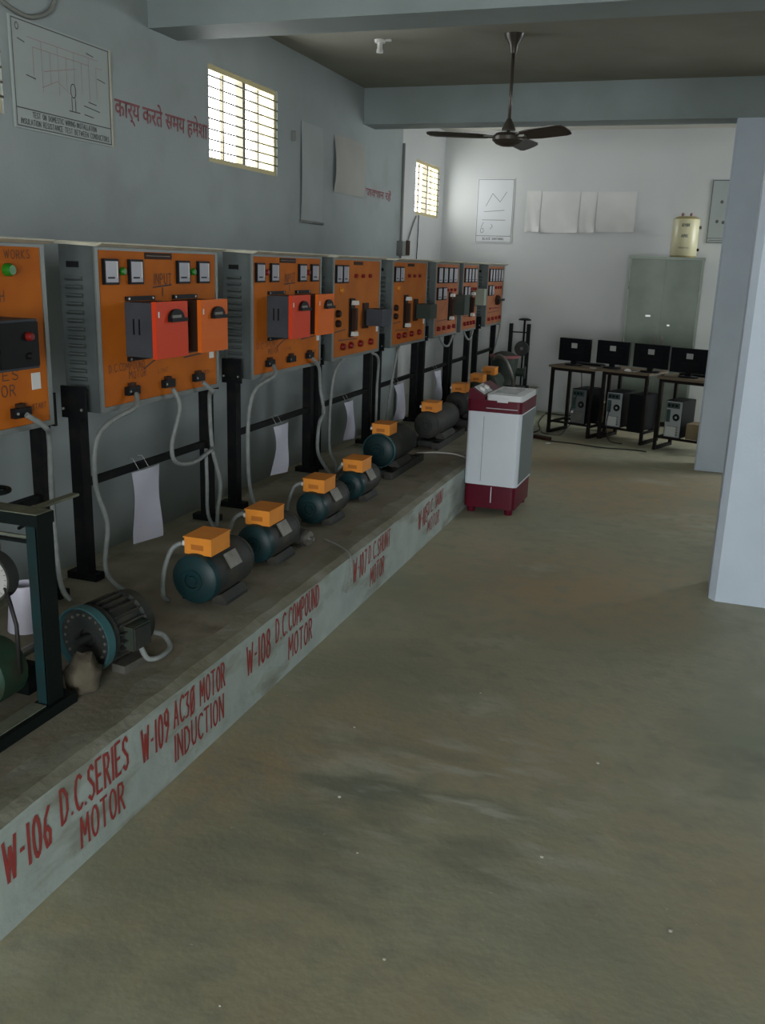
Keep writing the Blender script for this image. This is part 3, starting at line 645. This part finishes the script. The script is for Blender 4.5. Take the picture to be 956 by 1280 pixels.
# ---------------------------------------------------------------- papers hanging from the crossbars
def hang_paper(y0, y1, ztop, zbot, label, curl=.02, slant=0.):
    b = bm_new(); nu, nv = 5, 10; g = []
    for j in range(nv + 1):
        row = []
        for i in range(nu + 1):
            u, v = i / nu, j / nv
            row.append(b.verts.new((-2.535 + curl * math.sin(v * 2.4) * (1 - v * .3) + .010 * math.sin(u * 3 + v * 5), y0 + (y1 - y0) * u + slant * v, ztop + (zbot - ztop) * v - (.015 * u if j else 0))))
        g.append(row)
    for j in range(nv):
        for i in range(nu): b.faces.new((g[j][i], g[j][i + 1], g[j + 1][i + 1], g[j + 1][i]))
    b.normal_update(); bmesh.ops.solidify(b, geom=b.faces[:], thickness=.002)
    t = thing('hanging_paper', label, 'paper', (0, 0, 0), 0, 'papers tied to the panel crossbars')
    obj('sheet', b, 'paper', t, smooth=60)
    for yy in (y0 + (y1 - y0) * .3, y0 + (y1 - y0) * .65): tubeo('string', 'cable_white', t, [(-2.535, yy, ztop - .006), (-2.575, yy, ztop + .055), (-2.60, yy, ztop + .052)], .0012, 4)
hang_paper(3.655, 3.89, .79, .43, 'plain white paper sheet hanging under the second panel', .006)
hang_paper(5.205, 5.415, .775, .470, 'white paper strip curling under the third panel', .03, -.05)
hang_paper(6.42, 6.60, .775, .490, 'narrow white paper strip under the fourth panel', .035, -.02)
hang_paper(7.60, 7.86, .775, .470, 'white paper bowed forward under the fifth panel', .05, -.04)
hang_paper(8.86, 9.10, .775, .480, 'bluish white paper hanging under the sixth panel', .03)

# ---------------------------------------------------------------- far pump test set at the end of the plinth
t = thing('pump_test_set', 'dark pump set with red-rimmed casing at the far end of the plinth', 'machine', (-2.27, 11.0, ZP))
latheo('casing', 'motor_green', t, [(.06, .10), (.10, .15), (.30, .16), (.42, .17), (.42, 0)], (0, 0, 0), (0, 0, 1), 26)
latheo('rim', 'red_slogan', t, [(.42, .18), (.445, .185), (.45, .15), (.42, .15)], (0, 0, 0), (0, 0, 1), 26, ring=True)
latheo('cover', 'motor_dark', t, [(.43, .16), (.47, .11), (.49, .05), (.49, 0)], (0, 0, 0), (0, 0, 1), 22)
boxo('base_plate', 'motor_dark', t, -.17, .22, -.20, .30, 0, .06, .006)
latheo('outlet', 'motor_green', t, [(.10, .05), (.24, .05), (.24, .075), (.26, .075), (.26, 0)], (0, 0, .25), (1, .1, 0), 16)
tubeo('pipe', 'steel_dull', t, spline([(-.1, -.12, .40), (-.02, -.24, .46), (.08, -.28, .40), (.16, -.26, .22), (.17, -.20, .06)]), .022, 8)
t = thing('gauge_frame', 'dark two-post frame with round weight and handwheel by the end wall', 'frame', (-2.19, 11.45, ZP))
for xx in (-.115, .105):
    boxo('post', 'frame_black', t, xx - .022, xx + .022, -.02, .02, 0, .80, .003)
boxo('base_bar', 'frame_black', t, -.16, .15, -.05, .05, 0, .04, .003)
boxo('crossbar', 'frame_black', t, -.10, .10, -.012, .012, .69, .705)
tubeo('rod', 'frame_black', t, [(.05, 0, .50), (.05, 0, .86)], .013, 8)
latheo('handwheel', 'frame_black', t, [(0, 0), (0, .075), (.012, .08), (.025, .04), (.025, 0)], (.05, 0, .845), (0, 0, 1), 20)
latheo('weight', 'motor_dark', t, [(-.03, 0), (-.03, .08), (-.02, .092), (.02, .092), (.03, .08), (.03, 0)], (.04, 0, .50), (0, 1, 0), 26)
latheo('weight_hub', 'steel_dull', t, [(-.04, 0), (-.04, .02), (-.03, .02)], (.04, 0, .50), (0, 1, 0), 12)
tubeo('lower_rod', 'frame_black', t, [(.05, 0, .04), (.05, 0, .42)], .01, 8)

# ---------------------------------------------------------------- washing machine
t = thing('washing_machine', 'white and maroon top-loading washing machine standing against the plinth', 'washing machine', (-1.405, 6.57, 0), math.radians(-1))
HX, DP = .195, .54
def rbox(name, m, par, x0, x1, y0, y1, z0, z1, rad, x0t=None):
    b = bm_new(); box(b, x0, x1, y0, y1, z0, z1)
    es = [e for e in b.edges if abs(e.verts[0].co.z - e.verts[1].co.z) > 1e-4]
    bmesh.ops.bevel(b, geom=es, offset=rad, segments=5, affect='EDGES', profile=.5)
    return obj(name, b, m, par, smooth=40)
rbox('base', 'maroon', t, -HX, HX, 0, DP, .045, .222, .035)
for sx in (-1, 1):
    for yy in (.05, DP - .05): latheo('foot', 'maroon', t, [(0, .03), (.05, .036), (.05, 0)], (sx * (HX - .05), yy, 0), (0, 0, 1), 16)
rbox('body', 'wash_white', t, -HX - .006, HX + .006, -.004, DP, .222, .775, .03)
boxo('side_shade', 'wash_side', t, HX + .004, HX + .009, .05, DP - .03, .24, .76, .001)  # dark sheet: shade of the right side put into its colour
boxo('front_groove', 'wash_side', t, -.075, -.072, -.0052, -.003, .25, .74)
rbox('top_rim', 'maroon', t, -HX - .012, HX + .012, -.012, DP + .004, .775, .862, .035)
boxo('handle_groove', 'silver', t, -.06, HX - .02, -.0145, -.011, .802, .808)
cp = bm_new(); prism(cp, [(-HX - .005, .0, .862), (-.075, .0, .862), (-.075, .0, .885), (-HX + .02, .0, .945), (-HX - .005, .0, .930)], (0, DP - .01, 0))
cpo = obj('control_panel', cp, 'maroon', t, .008)
for i, yy in enumerate((.03, .16)):
    b = bm_new(); prism(b, [(-HX + .028, yy, .944), (-.09, yy, .896), (-.09, yy + .11, .896), (-HX + .028, yy + .11, .944)], (.003, 0, .006)); obj('control_plate', b, 'silver', cpo)
    latheo('knob', 'white_part', cpo, [(0, .026), (.02, .022), (.024, 0)], (-.128, yy + .055, .922), (.45, 0, .9), 18)
ld = rbox('lid', 'lid_white', t, -.065, HX + .008, -.004, DP - .02, .862, .905, .03)
boxo('lid_window', 'lid_window', ld, -.03, .13, .12, DP - .12, .905, .908, .001)
boxo('lid_lip', 'lid_white', ld, .02, .10, -.014, .0, .852, .885, .004)
cb_ = bm_new(); tube(cb_, spline([Vector(p) - Vector((-1.405, 6.57, 0)) for p in WASH_CORD]), .006, 8); co_ = obj('power_cord', cb_, 'cable_white', t); co_['label'] = 'white power cord trailing onto the plinth'
boxo('drain_mark', 'wash_white', t, .01, .016, -.0015, .0005, .09, .21)

# ---------------------------------------------------------------- computer tables
TR = math.radians(-21)
def table(x, y, label, Wd=.50, Dp=.40):
    t = thing('computer_table', label, 'table', (x, y, 0), TR, 'computer tables in a row')
    boxo('table_top', 'table_top', t, -.035, Wd + .035, -.04, Dp + .05, .748, .772, .003)
    boxo('apron', 'table_leg', t, 0, Wd, -.012, .012, .715, .748)
    for u in (0, Wd):
        for v in (0, Dp): boxo('leg', 'table_leg', t, u - .016, u + .016, v - .016, v + .016, 0.0, .748, .002)
        boxo('runner', 'table_leg', t, u - .018, u + .018, .016, Dp - .016, .0, .032, .002)
        boxo('side_rail', 'table_leg', t, u - .012, u + .012, .016, Dp - .016, .115, .14, .002)
    for v in (.06, Dp - .06): boxo('foot_rail', 'table_leg', t, .012, Wd - .012, v - .012, v + .012, .118, .142, .002)
    return t
T = [(-1.585, 10.40), (-1.005, 10.29), (-.385, 9.93)]
table(*T[0], 'leftmost dark steel computer table with brown top')
table(*T[1], 'middle dark steel computer table with brown top')
table(*T[2], 'rightmost dark steel computer table with brown top, partly behind the column')
def onT(i, u, v, z): 
    c, s = math.cos(TR), math.sin(TR); return (T[i][0] + u * c - v * s, T[i][1] + u * s + v * c, z)
def monitor(i, u, v, label, wd=.40, rz=0):
    t = thing('monitor', label, 'monitor', onT(i, u, v, .772), TR + rz, 'monitors seen from behind')
    b = bm_new(); box(b, -wd / 2, wd / 2, 0, .035, .045, .295); sh = obj('shell', b, 'monitor_black', t, .008)
    b = bm_new(); prism(b, [(-wd * .36, 0, .07), (wd * .36, 0, .07), (wd * .36, 0, .23), (-wd * .36, 0, .23)], (0, -.006, 0))
    bk = obj('rear_bulge', b, 'monitor_black', t)
    boxo('label_sticker', 'sticker', bk, -.035, .035, -.0085, -.006, .19, .245)
    boxo('vent', 'black_plastic', bk, -.11, .11, -.0075, -.006, .135, .145)
    boxo('screen', 'screen', sh, -wd / 2 + .015, wd / 2 - .015, .035, .0365, .065, .28)
    boxo('neck', 'monitor_black', t, -.03, .03, -.005, .02, .012, .09, .004)
    b = bm_new(); prism(b, [(.105 * math.cos(a), .01 + .075 * math.sin(a), 0) for a in [2 * math.pi * k / 24 for k in range(24)]], (0, 0, .014)); obj('stand_base', b, 'monitor_black', t)
monitor(0, .165, .15, 'leftmost black monitor seen from behind, stand visible', .385)
monitor(1, .012, .13, 'second black monitor from the left, seen from behind', .385)
monitor(1, .462, .12, 'third black monitor from the left, in front of the steel cabinet')
monitor(2, .225, .12, 'rightmost black monitor, partly hidden by the column', .41)
def tower(i, u, v, label, kind, rz=0, z=.142, wd=.18, dp=.34, h=.385):
    t = thing('computer_tower', label, 'computer', onT(i, u, v, z), TR + rz, 'computer towers under the tables')
    boxo('case', 'monitor_black' if kind else 'pc_steel', t, 0, wd, .004, dp, 0, h, .004)
    if kind == 'side': return t
    pl = 'pc_steel' if kind == 'grey' else 'pc_panel_light'
    p = boxo('rear_panel', pl, t, .006, wd - .006, 0, .004, .006, h - .006)
    latheo('fan_grille', 'black_plastic', p, [(-.003, 0), (-.003, .036), (0, .038)], (wd * .66, 0, h * .56), (0, 1, 0), 22)
    latheo('fan_hub', pl, p, [(-.005, 0), (-.005, .013), (-.003, .013)], (wd * .66, 0, h * .56), (0, 1, 0), 14)
    ps = boxo('power_supply', 'pc_port', p, .012, wd - .03, -.003, 0, h * .80, h * .95)
    for k in range(3): boxo('vent_slot', 'black_plastic', ps, .02 + k * .04, .048 + k * .04, -.0045, -.003, h * .84, h * .91)
    boxo('port_block', 'pc_port', p, .012, .055, -.003, 0, h * .42, h * .76)
    for k in range(4): boxo('slot_cover', 'steel_dull', p, .03, wd - .03, -.002, 0, h * .07 + k * .026, h * .07 + .016 + k * .026)
    boxo('paper_label', 'pc_label', p, .02, wd - .05, -.0035, -.0015, h * .04, h * .30) if kind == 'light' else boxo('plug', 'white_part', p, .012, .03, -.02, 0, h * .30, h * .36)
tower(0, .24, .05, 'grey backed computer tower under the leftmost table', 'grey')
tower(1, .035, .05, 'light backed computer tower under the middle table', 'light', math.radians(4))
tower(1, .30, .04, 'plain black computer tower side on, under the middle table', 'side', 0, wd=.17)
tower(2, .06, .05, 'light backed computer tower under the rightmost table', 'light')
def onfloor_box(name, label, cat, m, c, sz, rz):
    b = bm_new(); box(b, -sz[0] / 2, sz[0] / 2, -sz[1] / 2, sz[1] / 2, 0, sz[2]); o = obj(name, b, m, None, .006, loc=c, rot=(0, 0, rz)); return tag(o, label, cat)
o = onfloor_box('cardboard_box', 'pale brown cardboard box under the rightmost table', 'box', 'cardboard', onT(2, .36, .20, .142), (.15, .22, .16), TR)
o = onfloor_box('cardboard_box', 'small brown cardboard box behind the leftmost table', 'box', 'cardboard', onT(0, .44, .62, 0), (.20, .16, .34), TR + .3)
# keyboards and small things on the tables
def keyboard(i, u, v, label):
    t = thing('keyboard', label, 'keyboard', onT(i, u, v, .772), TR, 'keyboards on the tables')
    boxo('body', 'monitor_black', t, -.19, .19, -.06, .06, 0, .018, .004)
    for k in range(4): boxo('key_row', 'black_plastic', t, -.18, .18, -.05 + k * .026, -.03 + k * .026, .018, .024, .001)
keyboard(0, .25, .335, 'black keyboard on the leftmost table'); keyboard(2, .26, .33, 'black keyboard on the rightmost table')
b = bm_new(); bmesh.ops.create_uvsphere(b, u_segments=16, v_segments=8, radius=.03)
for v in b.verts: v.co.z = max(v.co.z, 0) * .9; v.co.y *= 1.6
o = obj('mouse', b, 'white_part', loc=onT(1, .26, .02, .772), smooth=60, rot=(0, 0, TR + 1.2)); tag(o, 'small white mouse on the front of the middle table', 'mouse')
b = bm_new(); tube(b, spline([onT(1, .29, .03, .776), onT(1, .34, .0, .776), onT(1, .36, .06, .776), onT(1, .34, .12, .776)]), .004, 6); mc_ = obj('mouse_cord', b, 'cable_white', o); mc_.matrix_parent_inverse = (Matrix.Translation(o.location) @ Matrix.Rotation(TR + 1.2, 4, 'Z')).inverted()
o = onfloor_box('paper_scrap', 'white paper scrap on the right of the leftmost table', 'paper', 'white_part', onT(0, .46, .06, .772), (.07, .05, .004), 0)
def floor_wire(label, pts, r=.006): cable(label, [(x, y, r + .001) for x, y in pts], r, 'cable_black', 'power_cable', 'cable')
floor_wire('black cable lying in a loop before the computer tables', [(-1.50, 9.84), (-1.40, 9.82), (-1.2, 9.80), (-.9, 9.72), (-.6, 9.75), (-.45, 9.72)])
floor_wire('black cable trailing behind the leftmost computer table', [(-1.84, 11.6), (-1.80, 11.0), (-1.70, 10.5), (-1.74, 10.2), (-1.68, 10.08)])
floor_wire('black cable along the end wall left of the tables', [(-1.85, 11.80), (-1.6, 11.75), (-1.3, 11.78), (-1.0, 11.70)])
def tower_lead(label, i, pts): cable(label, [onT(i, *q) for q in pts], .005, 'cable_black', 'power_cable', 'cable')
tower_lead('black lead hanging from the leftmost tower to the floor', 0, [(.30, .045, .46), (.28, -.03, .30), (.26, -.05, .12), (.20, -.08, .008), (.02, -.12, .007), (-.08, -.02, .007)])
tower_lead('black lead looping from the middle light tower to the floor', 1, [(.09, .045, .40), (.10, -.04, .20), (.13, -.06, .06), (.20, -.10, .007), (.34, -.12, .007)])
tower_lead('black lead dropping behind the leftmost table', 0, [(.10, .47, .74), (.12, .48, .45), (.08, .47, .15), (-.02, .50, .007)])
o = onfloor_box('extension_board', 'flat dark extension board on the floor before the tables', 'socket', 'starter_brown', (-1.58, 9.93, 0), (.22, .07, .035), -.5)
o = onfloor_box('floor_scrap', 'small white scrap on the floor before the tables', 'scrap', 'white_part', (-1.47, 9.70, 0), (.05, .03, .008), .4)

# ---------------------------------------------------------------- steel cabinet and tank
t = thing('steel_cabinet', 'tall grey green steel cupboard with two doors against the end wall', 'cabinet', (-.955, 11.50, 0))
CW, CH, CD = .835, 1.99, .46
boxo('body', 'cabinet_grey', t, 0, CW, 0, CD, .06, CH, .006)
for k in range(2):
    d = boxo('door', 'cabinet_grey', t, .025 + k * (CW - .05) / 2 + .002, .025 + (k + 1) * (CW - .05) / 2 - .002, -.016, 0, .10, CH - .035, .004)
    xx = CW / 2 + (.045 if k else -.045)
    boxo('handle', 'steel_dull', d, xx - .012, xx + .012, -.035, -.016, .98, 1.10, .003)
    for zz in (.35, 1.0, 1.65): tubeo('hinge', 'cabinet_edge', d, [(.02 if not k else CW - .02, -.012, zz - .04), (.02 if not k else CW - .02, -.012, zz + .04)], .008, 8)
boxo('lock_plate', 'shaft_steel', t, CW / 2 + .08, CW / 2 + .11, -.020, -.016, 1.2, 1.22); boxo('maker_plate', 'shaft_steel', t, CW * .29, CW * .36, -.019, -.016, 1.30, 1.32)
boxo('cornice', 'cabinet_edge', t, -.008, CW + .008, -.02, CD, CH - .03, CH, .004)
for xx in (.012, CW - .012): boxo('corner_strip', 'cabinet_edge', t, xx - .012, xx + .012, -.006, .01, .06, CH - .03, .002)
for xx in (.04, CW - .04):
    for yy in (.04, CD - .04): boxo('foot', 'table_leg', t, xx - .02, xx + .02, yy - .02, yy + .02, 0, .062)
t = thing('water_heater_tank', 'cream cylindrical water heater tank standing on the steel cupboard', 'tank', (-.372, 11.72, CH))
latheo('shell', 'tank_cream', t, [(.012, 0), (.012, .145), (.02, .150), (.42, .150), (.43, .146)], (0, 0, 0), (0, 0, 1), 36)
latheo('bottom_ring', 'tank_cap', t, [(0, .140), (0, .146), (.018, .150), (.018, .14)], (0, 0, 0), (0, 0, 1), 32, ring=True)
latheo('top_cap', 'tank_cap', t, [(.43, .147), (.445, .13), (.46, .10), (.465, 0)], (0, 0, 0), (0, 0, 1), 32)
for xx in (-.05, .045):
    n_ = latheo('inlet_pipe', 'steel_dull', t, [(.455, .013), (.50, .013), (.50, 0)], (xx, 0, 0), (0, 0, 1), 12); latheo('collar', 'red_slogan', n_, [(.475, .018), (.488, .018), (.488, 0)], (xx, 0, 0), (0, 0, 1), 12)
def curved_text(bm, s, r, z, h, wd, a0):
    k = wd / (text_width(s, .2) * h); x = 0
    for c in s:
        gw, st = G[c]
        for ln in st:
            for p, q in zip(ln, ln[1:]):
                a = a0 + ((x + (p[0] + q[0]) / 2) * h * k - wd / 2) / r
                n = Vector((math.sin(a), -math.cos(a), 0)); U = Vector((math.cos(a), math.sin(a), 0))
                o = n * (r + .0012) + UZ * z; m_ = (p[0] + q[0]) / 2
                strokes(bm, [[((p[0] - m_) * h * k, p[1] * h), ((q[0] - m_) * h * k, q[1] * h)]], o, U, UZ, h * .09)
        x += gw + .2
b = bm_new(); curved_text(b, 'GEYSER', .150, .345, .028, .085, .0); curved_text(b, 'ARK', .150, .225, .032, .075, .0); curved_text(b, 'CAPACITY 15 L', .150, .10, .014, .12, .0)
obj('printed_text', b, 'ink_grey', t)
latheo('side_valve', 'steel_dull', t, [(.148, .018), (.175, .018), (.175, 0)], (0, 0, .34), (1, -.1, 0), 12); latheo('side_valve', 'starter_brown', t, [(.148, .016), (.172, .016), (.172, 0)], (0, 0, .09), (1, -.1, 0), 12)

# ---------------------------------------------------------------- charts and posters
def sheet(bm, O, U, V, W, H, N, bow=.0, wav=0., nu=8, nv=10, th=.002, curl=None):
    g = []
    for j in range(nv + 1):
        row = []
        for i in range(nu + 1):
            u, v = i / nu, j / nv; off = .004 + bow * math.sin(math.pi * v) + wav * (math.sin(u * 9 + v * 4) + 1) * .5 * (1 - v) 
            if curl and v < .2: off += curl * (1 - v / .2) ** 2 * (u ** 6 if curl > 0 else 0)
            row.append(bm.verts.new(O + U * (u * W) + V * (v * H) + N * off))
        g.append(row)
    for j in range(nv):
        for i in range(nu): bm.faces.new((g[j][i], g[j][i + 1], g[j + 1][i + 1], g[j + 1][i]))
    bm.normal_update(); bmesh.ops.solidify(bm, geom=bm.faces[:], thickness=-th)
def line_rect(bm, O, U, V, a0, a1, b0, b1, hw): strokes(bm, [[(a0, b0), (a1, b0), (a1, b1), (a0, b1), (a0, b0)]], O, U, V, hw)
# big wiring chart on the left wall
t = thing('wiring_chart', 'large framed wiring test chart at the top left of the side wall', 'poster', (XW, 4.05, 2.41))
CWd, CHt = .82, .52
b = bm_new(); box(b, 0, .012, 0, CWd, 0, CHt); obj('board', b, 'poster_left', t, .002)
b = bm_new(); box(b, .0, .016, CWd - .014, CWd, 0, CHt); obj('edge_strip', b, 'hood_cream', t)
b = bm_new(); O = Vector((.0128, 0, 0)); line_rect(b, O, UY, UZ, .012, CWd - .022, .012, CHt - .012, .0028); strokes(b, [[(.012, .098), (CWd - .022, .098)]], O, UY, UZ, .0028); obj('border_lines', b, 'ink_grey', t)
b = bm_new(); letters(b, 'TEST ON DOMESTIC WIRING INSTALLATION', (.0128, .13, .062), UY, UZ, .026, width=.53, sw=.15); letters(b, 'INSULATION RESISTANCE TEST BETWEEN CONDUCTORS', (.0128, .04, .024), UY, UZ, .026, width=.735, sw=.15); obj('printed_text', b, 'ink_grey', t)
b = bm_new()
for k in range(9): x = .16 + k * .065; strokes(b, [[(x, .20), (x, .44)]] if k % 2 else [[(x, .24), (x, .40), (x + .06, .40)]], O, UY, UZ, .0014)
strokes(b, [[(.12, .44), (.70, .44)], [(.20, .40), (.62, .40)], [(.24, .30), (.50, .36)], [(.22, .22), (.34, .27), (.46, .22)]], O, UY, UZ, .0016)
obj('wiring_diagram', b, 'ink_pink', t)
b = bm_new()
strokes(b, [arc(.47, .245, .022, .035, 0, 360, 14), [(.455, .21), (.455, .14)], [(.485, .21), (.485, .14)], [(.43, .14), (.52, .14)], [(.56, .185), (.70, .172)], [(.60, .21), (.67, .204)], [(.56, .14), (.64, .134)], [(.10, .26), (.17, .252)], [(.05, .42), (.10, .41)], [(.69, .345), (.76, .335)], [(.60, .46), (.66, .452)], arc(.05, .475, .012, .016, 0, 360, 10)], O, UY, UZ, .0026)
obj('meter_drawing', b, 'ink_grey', t)
# charts further along the side wall
b = bm_new(); sheet(b, Vector((XW, 7.54, 2.14)), UY, UZ, .46, .80, UX, .01, .006)
t = thing('faded_chart', 'long faded chart on a rod beside the big window', 'chart', (0, 0, 0)); obj('sheet', b, 'chart_faded', t, smooth=60)
tubeo('rod', 'pipe_grey', t, [(XW + .014, 7.53, 2.135), (XW + .014, 8.01, 2.135)], .012, 8)
b = bm_new(); sheet(b, Vector((XW, 8.27, 2.435)), UY, UZ, .78, .51, UX, .02, .012)
for v in b.verts:
    if v.co.z > 2.8: v.co.z -= .10 * ((v.co.y - 8.27) / .78 - .45) ** 2
o = obj('blank_chart', b, 'paper_old', smooth=60); tag(o, 'blank off-white chart sheet between the two windows', 'chart')
# painted slogans
def slogan(name_lab, s, y0, z0, size, width, parent_loc=None):
    cu = bpy.data.curves.new('slogan', 'FONT'); cu.body = s; cu.size = size; cu.offset = .002
    tmp = bpy.data.objects.new('tmp', cu); COL.objects.link(tmp); dg = bpy.context.evaluated_depsgraph_get()
    me = bpy.data.meshes.new_from_object(tmp.evaluated_get(dg)); bpy.data.objects.remove(tmp)
    xs = [v.co.x for v in me.vertices] or [0, 1]; k = width / max(max(xs) - min(xs), .01); x0 = min(xs)
    for v in me.vertices: v.co = Vector((.0025, (v.co.x - x0) * k, v.co.y))
    me.materials.clear(); me.materials.append(MATS['red_slogan'])
    o = bpy.data.objects.new('painted_slogan', me); COL.objects.link(o); o.location = (XW, y0, z0); return tag(o, name_lab, 'lettering')
slogan('red painted Hindi slogan between wiring chart and window', 'कार्य करते समय हमेशा', 4.91, 2.595, .14, 1.07)
slogan('faint red painted Hindi slogan near the far window', 'सावधान रहें', 9.12, 2.47, .11, .80)
# end wall: laminated poster, creased sheets, circuit chart
t = thing('laminated_poster', 'glossy white poster shining on the end wall near the corner', 'poster', (-2.965, YB, 2.11))
b = bm_new(); box(b, 0, .475, -.010, 0, 0, .78); obj('board', b, 'poster_gloss', t, .002)
O = Vector((0, -.0108, 0)); b = bm_new(); line_rect(b, O, UX, UZ, .010, .465, .012, .768, .0035); strokes(b, [[(.01, .085), (.465, .085)]], O, UX, UZ, .0035); obj('border_lines', b, 'pipe_grey', t)
b = bm_new(); letters(b, 'BLACK SMITHING', (.10, -.0108, .036), UX, UZ, .028, width=.27, sw=.16); obj('printed_text', b, 'ink_grey', t)
b = bm_new(); strokes(b, [arc(.085, .15, .02, .03, 0, 360, 10), [(.07, .19), (.10, .25)], [(.19, .17), (.22, .20), (.20, .23)], [(.08, .28), (.38, .28)], [(.12, .45), (.2, .6), (.3, .5), (.38, .62)], [(.1, .38), (.36, .40)]], O, UX, UZ, .003); obj('drawing', b, 'panel_edge', t)
for (x0, x1, z0, z1, cu_, lab) in ((-2.33, -2.145, 2.255, 2.745, .05, 'leftmost narrow creased sheet on the end wall'), (-2.135, -1.665, 2.25, 2.74, .06, 'wide creased sheet with curled corner, second on the end wall'), (-1.655, -1.46, 2.26, 2.74, .05, 'third narrow sheet on the end wall'), (-1.45, -.985, 2.27, 2.745, .06, 'rightmost wide sheet with curled corner on the end wall')):
    b = bm_new(); sheet(b, Vector((x0, YB, z0)), UX, UZ, x1 - x0, z1 - z0, -UY, .004, .016, curl=cu_, nu=12, nv=12); o = obj('creased_sheet', b, 'sheet_back', smooth=60); tag(o, lab, 'paper', 'sheets pinned to the end wall')
t = thing('circuit_chart', 'pale circuit chart on the end wall beside the far column', 'poster', (-.14, YB, 2.165))
b = bm_new(); box(b, 0, .62, -.010, 0, 0, .72); obj('board', b, 'chart_faded', t, .002)
O = Vector((0, -.0108, 0)); b = bm_new(); line_rect(b, O, UX, UZ, .010, .61, .012, .71, .004); strokes(b, [[(.01, .06), (.61, .06)], [(.03, .035), (.2, .035)]], O, UX, UZ, .003)
for cx, cz in ((.10, .25), (.17, .24), (.20, .40), (.22, .15), (.13, .47), (.3, .3), (.4, .45)): strokes(b, [arc(cx, cz, .012, .014, 0, 360, 8), [(cx - .006, cz), (cx + .006, cz)]], O, UX, UZ, .006)
obj('circuit_drawing', b, 'ink_grey', t)

# ---------------------------------------------------------------- wall conduit, wires, ceiling fittings
t = thing('wall_conduit', 'grey conduit pipe with switch box on the wall left of the far window', 'conduit', (XW, 10.28, 0))
tubeo('pipe', 'pipe_grey', t, [(.016, 0, .02), (.016, 0, 3.10)], .015, 8)
boxo('switch_box', 'pipe_grey', t, 0, .07, -.10, .16, 1.90, 2.06, .006); boxo('switch_cover', 'starter_brown', t, .07, .078, .02, .15, 1.91, 2.07, .003)
cable('thin dark wire slanting from the far window sill to the switch box', [(XW + .012, 10.83, 2.36), (XW + .012, 10.70, 2.24), (XW + .014, 10.55, 2.08), (XW + .03, 10.45, 2.05)], .008, 'pipe_grey', 'loose_wire', 'wire')
cable('thin wire dropping straight below the far window', [(XW + .012, 10.93, 2.38), (XW + .014, 10.92, 2.1), (XW + .012, 10.90, 1.75), (XW + .012, 10.91, 1.4)], .006, 'cable_black', 'loose_wire', 'wire')
cable('dark cable sagging on the wall above the wiring chart', [(XW + .01, 3.80, 3.08), (XW + .012, 3.98, 2.985), (XW + .012, 4.10, 2.95), (XW + .012, 4.22, 2.95), (XW + .012, 4.36, 3.01), (XW + .012, 4.42, 3.10)], .012, 'pipe_grey', 'loose_cable', 'cable')
o = boxo('wall_nail', 'pipe_grey', None, XW, XW + .03, 7.36, 7.375, 2.76, 2.84, .003); tag(o, 'small dark peg on the wall right of the big window', 'peg')
t = thing('bulb_holder', 'small white lamp holder on the ceiling left of the fan', 'lamp holder', (-2.61, 7.20, ZC))
latheo('rose', 'white_part', t, [(0, .045), (-.02, .04), (-.02, 0)], (0, 0, 0), (0, 0, 1), 18); latheo('holder', 'white_part', t, [(-.02, .02), (-.06, .02), (-.07, .026), (-.09, .026), (-.09, 0)], (0, 0, 0), (0, 0, 1), 16)
boxo('bracket', 'white_part', t, .0, .09, -.01, .01, -.012, 0, .002)

t = thing('ceiling_fan', 'dark brown three-blade ceiling fan on a long rod', 'fan', (-1.575, 7.22, ZC))
latheo('canopy', 'fan_brown', t, [(0, .075), (-.03, .065), (-.075, .035), (-.13, .024), (-.13, 0)], (0, 0, 0), (0, 0, 1), 24)
tubeo('rod', 'fan_brown', t, [(0, 0, -.10), (0, 0, -.68)], .013, 10)
latheo('lower_canopy', 'fan_brown', t, [(-.575, .018), (-.60, .03), (-.645, .052), (-.655, .052), (-.655, 0)], (0, 0, 0), (0, 0, 1), 22)
latheo('motor_housing', 'fan_brown', t, [(-.665, .02), (-.675, .09), (-.70, .118), (-.725, .118), (-.75, .09), (-.765, .05), (-.767, 0)], (0, 0, 0), (0, 0, 1), 32)
for a in (84, 204, 324):
    b = bm_new(); pts = []
    for u, wd in ((.09, .032), (.15, .035), (.17, .055), (.30, .070), (.55, .074), (.60, .060), (.615, .03)): pts.append((u, wd))
    tp = math.radians(-20); up_ = [(u, w_ * math.cos(tp), -.705 + w_ * math.sin(tp)) for u, w_ in pts] + [(u, -w_ * math.cos(tp), -.705 - w_ * math.sin(tp)) for u, w_ in reversed(pts)]
    prism(b, up_, (0, 0, .006)); bl = obj('blade', b, 'fan_brown', t, rot=(0, 0, math.radians(a)))
    boxo('blade_arm', 'steel_dull', bl, .085, .19, -.018, .018, -.712, -.698, .002)

# ---------------------------------------------------------------- chips of plaster on floor and plinth
cb = bm_new(); bmesh.ops.create_icosphere(cb, subdivisions=1, radius=.011); 
for v in cb.verts: v.co.z = max(v.co.z * .6, -.003)
cm = mesh('plaster_chip', cb, 'chip')
spots = [(-.85, 2.35), (-1.02, 2.62), (-.62, 1.95), (-.30, 2.55), (-.95, 1.65), (-.40, 1.78), (.10, 2.35), (-1.15, 3.1), (-.2, 3.2), (-.75, 3.6)]
for x, y in spots:
    o = obj('plaster_chip', cm, None, loc=(x, y, .003), rot=(0, 0, random.random() * 6)); o.scale = [random.uniform(.35, .7)] * 3
    tag(o, 'tiny pale plaster chip lying on the concrete floor', 'chip', 'plaster chips on the floor')
o = obj('plaster_ball', cm, None, loc=(-1.98, 2.92, ZP + .005)); o.scale = (1.1, 1.1, 1.6); tag(o, 'small white lump on the plinth behind the induction motor', 'chip')
